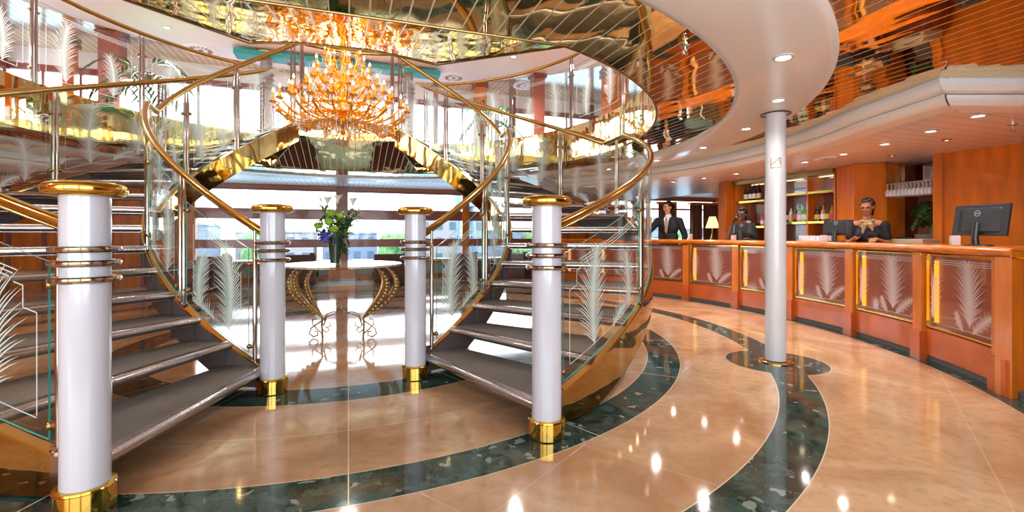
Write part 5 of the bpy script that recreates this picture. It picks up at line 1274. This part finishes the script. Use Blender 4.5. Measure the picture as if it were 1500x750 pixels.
# ------------------------------------------------------------------ outside
struct(MB().box((20, 240, -5.2), (900, 460, .2)), 'ground', 'water', 'pale blue water outside the windows')
struct(MB().box((3, 9.2, .10), (60, 3.4, .2)), 'floor_promenade', 'deck_outside', 'bluish promenade deck outside the windows')
t = thing('deck_railing', 'low white railing along the promenade outside the windows', 'railing', (3, 10.8, .2))
MB().box((3, 10.8, 1.0), (60, .06, .05)).build('top_rail', 'white_paint', t)
rr = random.Random(21)
bx = -62
names = ['pale grey', 'beige', 'bluish', 'light stone', 'slate', 'sand coloured', 'glassy blue', 'off-white', 'dusky', 'silver', 'cream', 'ash grey', 'warm grey', 'cool grey', 'mist coloured', 'chalky', 'steel blue', 'brownish', 'faded', 'clean grey']
i = 0
while bx < 150:
    w = rr.uniform(9, 17); h = rr.uniform(6, 13); y = 95 + rr.uniform(-6, 10); base = -5
    pos = 'seen between %s' % ('the window pillars')
    t = thing('city_building', '%s city building across the water, number of storeys %d' % (names[i % 20], int(h / 3) + 2), 'building', (bx + w / 2, y, base), group='buildings across the water')
    MB().box((bx + w / 2, y, base + h / 2), (w, 12, h)).build('wall', ('building_a', 'building_b')[i % 2], t)
    m = MB()
    nx, nz = int(w / 2.6), int(h / 3)
    for a in range(nx):
        for b in range(nz): m.box((bx + (a + .5) * w / nx, y - 6.03, base + 1.8 + b * 3), (1.3, .12, 1.5))
    m.build('windows', 'building_glass', t); MB().box((bx + w / 2, y, base + h + .2), (w + .6, 12.6, .4)).build('roof', 'building_b', t)
    bx += w + rr.uniform(.5, 5); i += 1
for j, x in enumerate((-50, -36, -28, -12, 8, 30, 46, 62, 80)):
    t = thing('tree', 'green tree on the far quay in front of the city buildings', 'tree', (x, 74, -5), group='trees on the far quay'); m = MB().tube([(x, 74, -5), (x, 74, -2)], .25, 6); m.build('trunk', 'bronze', t)
    m = MB()
    for q in range(9): m.ell((x + rr.uniform(-2.2, 2.2), 74 + rr.uniform(-1.5, 1.5), -1.2 + rr.uniform(-1.6, 2.2)), (rr.uniform(1, 1.8),) * 3, 8, 6)
    m.build('crown', 'foliage', t)
t = thing('harbour_crane', 'pale blue harbour crane standing among the far buildings', 'crane', (20, 75, -5)); cxn = 19.5
m = MB()
for sx in (-1.8, 1.8):
    for sy in (-1.5, 1.5): m.tube([(cxn + sx, 75 + sy, -5), (cxn + sx * .5, 75 + sy * .5, 6)], .28, 6)
for z in (-2, 1, 4): m.box((cxn, 75, z), (3.2 - .2 * z, 2.6, .3))
m.build('tower', 'crane_paint', t); MB().box((cxn, 75, 7.2), (4, 3, 2.4)).build('cab', 'crane_paint', t); MB().tube([(cxn - 1, 75, 8), (cxn + 1, 75, 13), (cxn + 6, 75, 16)], .3, 6).build('jib', 'crane_paint', t)

# ------------------------------------------------------------------ daylight, world, camera
w = bpy.data.worlds.new('World'); scene.world = w; w.use_nodes = True
nt = w.node_tree; bg = nt.nodes['Background']; bg.inputs[0].default_value = (.90, .95, 1, 1); bg.inputs[1].default_value = 4.0
def area(name, loc, rot, sx, sy, power, col=(1, 1, 1), portal=False):
    l = bpy.data.lights.new(name, 'AREA'); l.shape = 'RECTANGLE'; l.size = sx; l.size_y = sy; l.energy = power; l.color = col
    o = bpy.data.objects.new(name, l); COL.objects.link(o); o.location = loc; o.rotation_euler = rot
    if portal: l.cycles.is_portal = True
    return o
area('daylight_lower', (1, VW + .2, 1.4), (R(-90), 0, 0), 9.2, 1.9, 1, portal=True)
area('daylight_upper', (2.5, VW + .2, 4.2), (R(-90), 0, 0), 19, 1.4, 1, portal=True)
area('daylight_front', (-2.2, -7.6, 1.5), (R(90), 0, 0), 9.6, 2.0, 1, portal=True)
area('daylight_front_upper', (2.5, -7.6, 3.9), (R(90), 0, 0), 19, 2.2, 1, portal=True)
cam = bpy.data.cameras.new('camera'); cam.sensor_width = 36; cam.lens = 692 / 1500 * 36; cam.shift_y = -(375 - 343) / 1500; cam.clip_end = 1000; cam.clip_start = .05
co = bpy.data.objects.new('camera', cam); COL.objects.link(co); co.location = (0, -5.89, 1.2); co.rotation_euler = (R(90), 0, R(-19.1)); scene.camera = co
scene.view_settings.view_transform = 'Standard'; scene.view_settings.look = 'None'; scene.view_settings.gamma = 1; scene.view_settings.exposure = 1.1; scene.view_settings.use_curve_mapping = False
scene.cycles.max_bounces = 10; scene.cycles.glossy_bounces = 6; scene.cycles.transparent_max_bounces = 24; scene.cycles.diffuse_bounces = 5; scene.cycles.caustics_reflective = False; scene.cycles.caustics_refractive = False
scene.cycles.sample_clamp_indirect = 6
for o in bpy.data.objects:
    if '_base' in o: del o['_base']
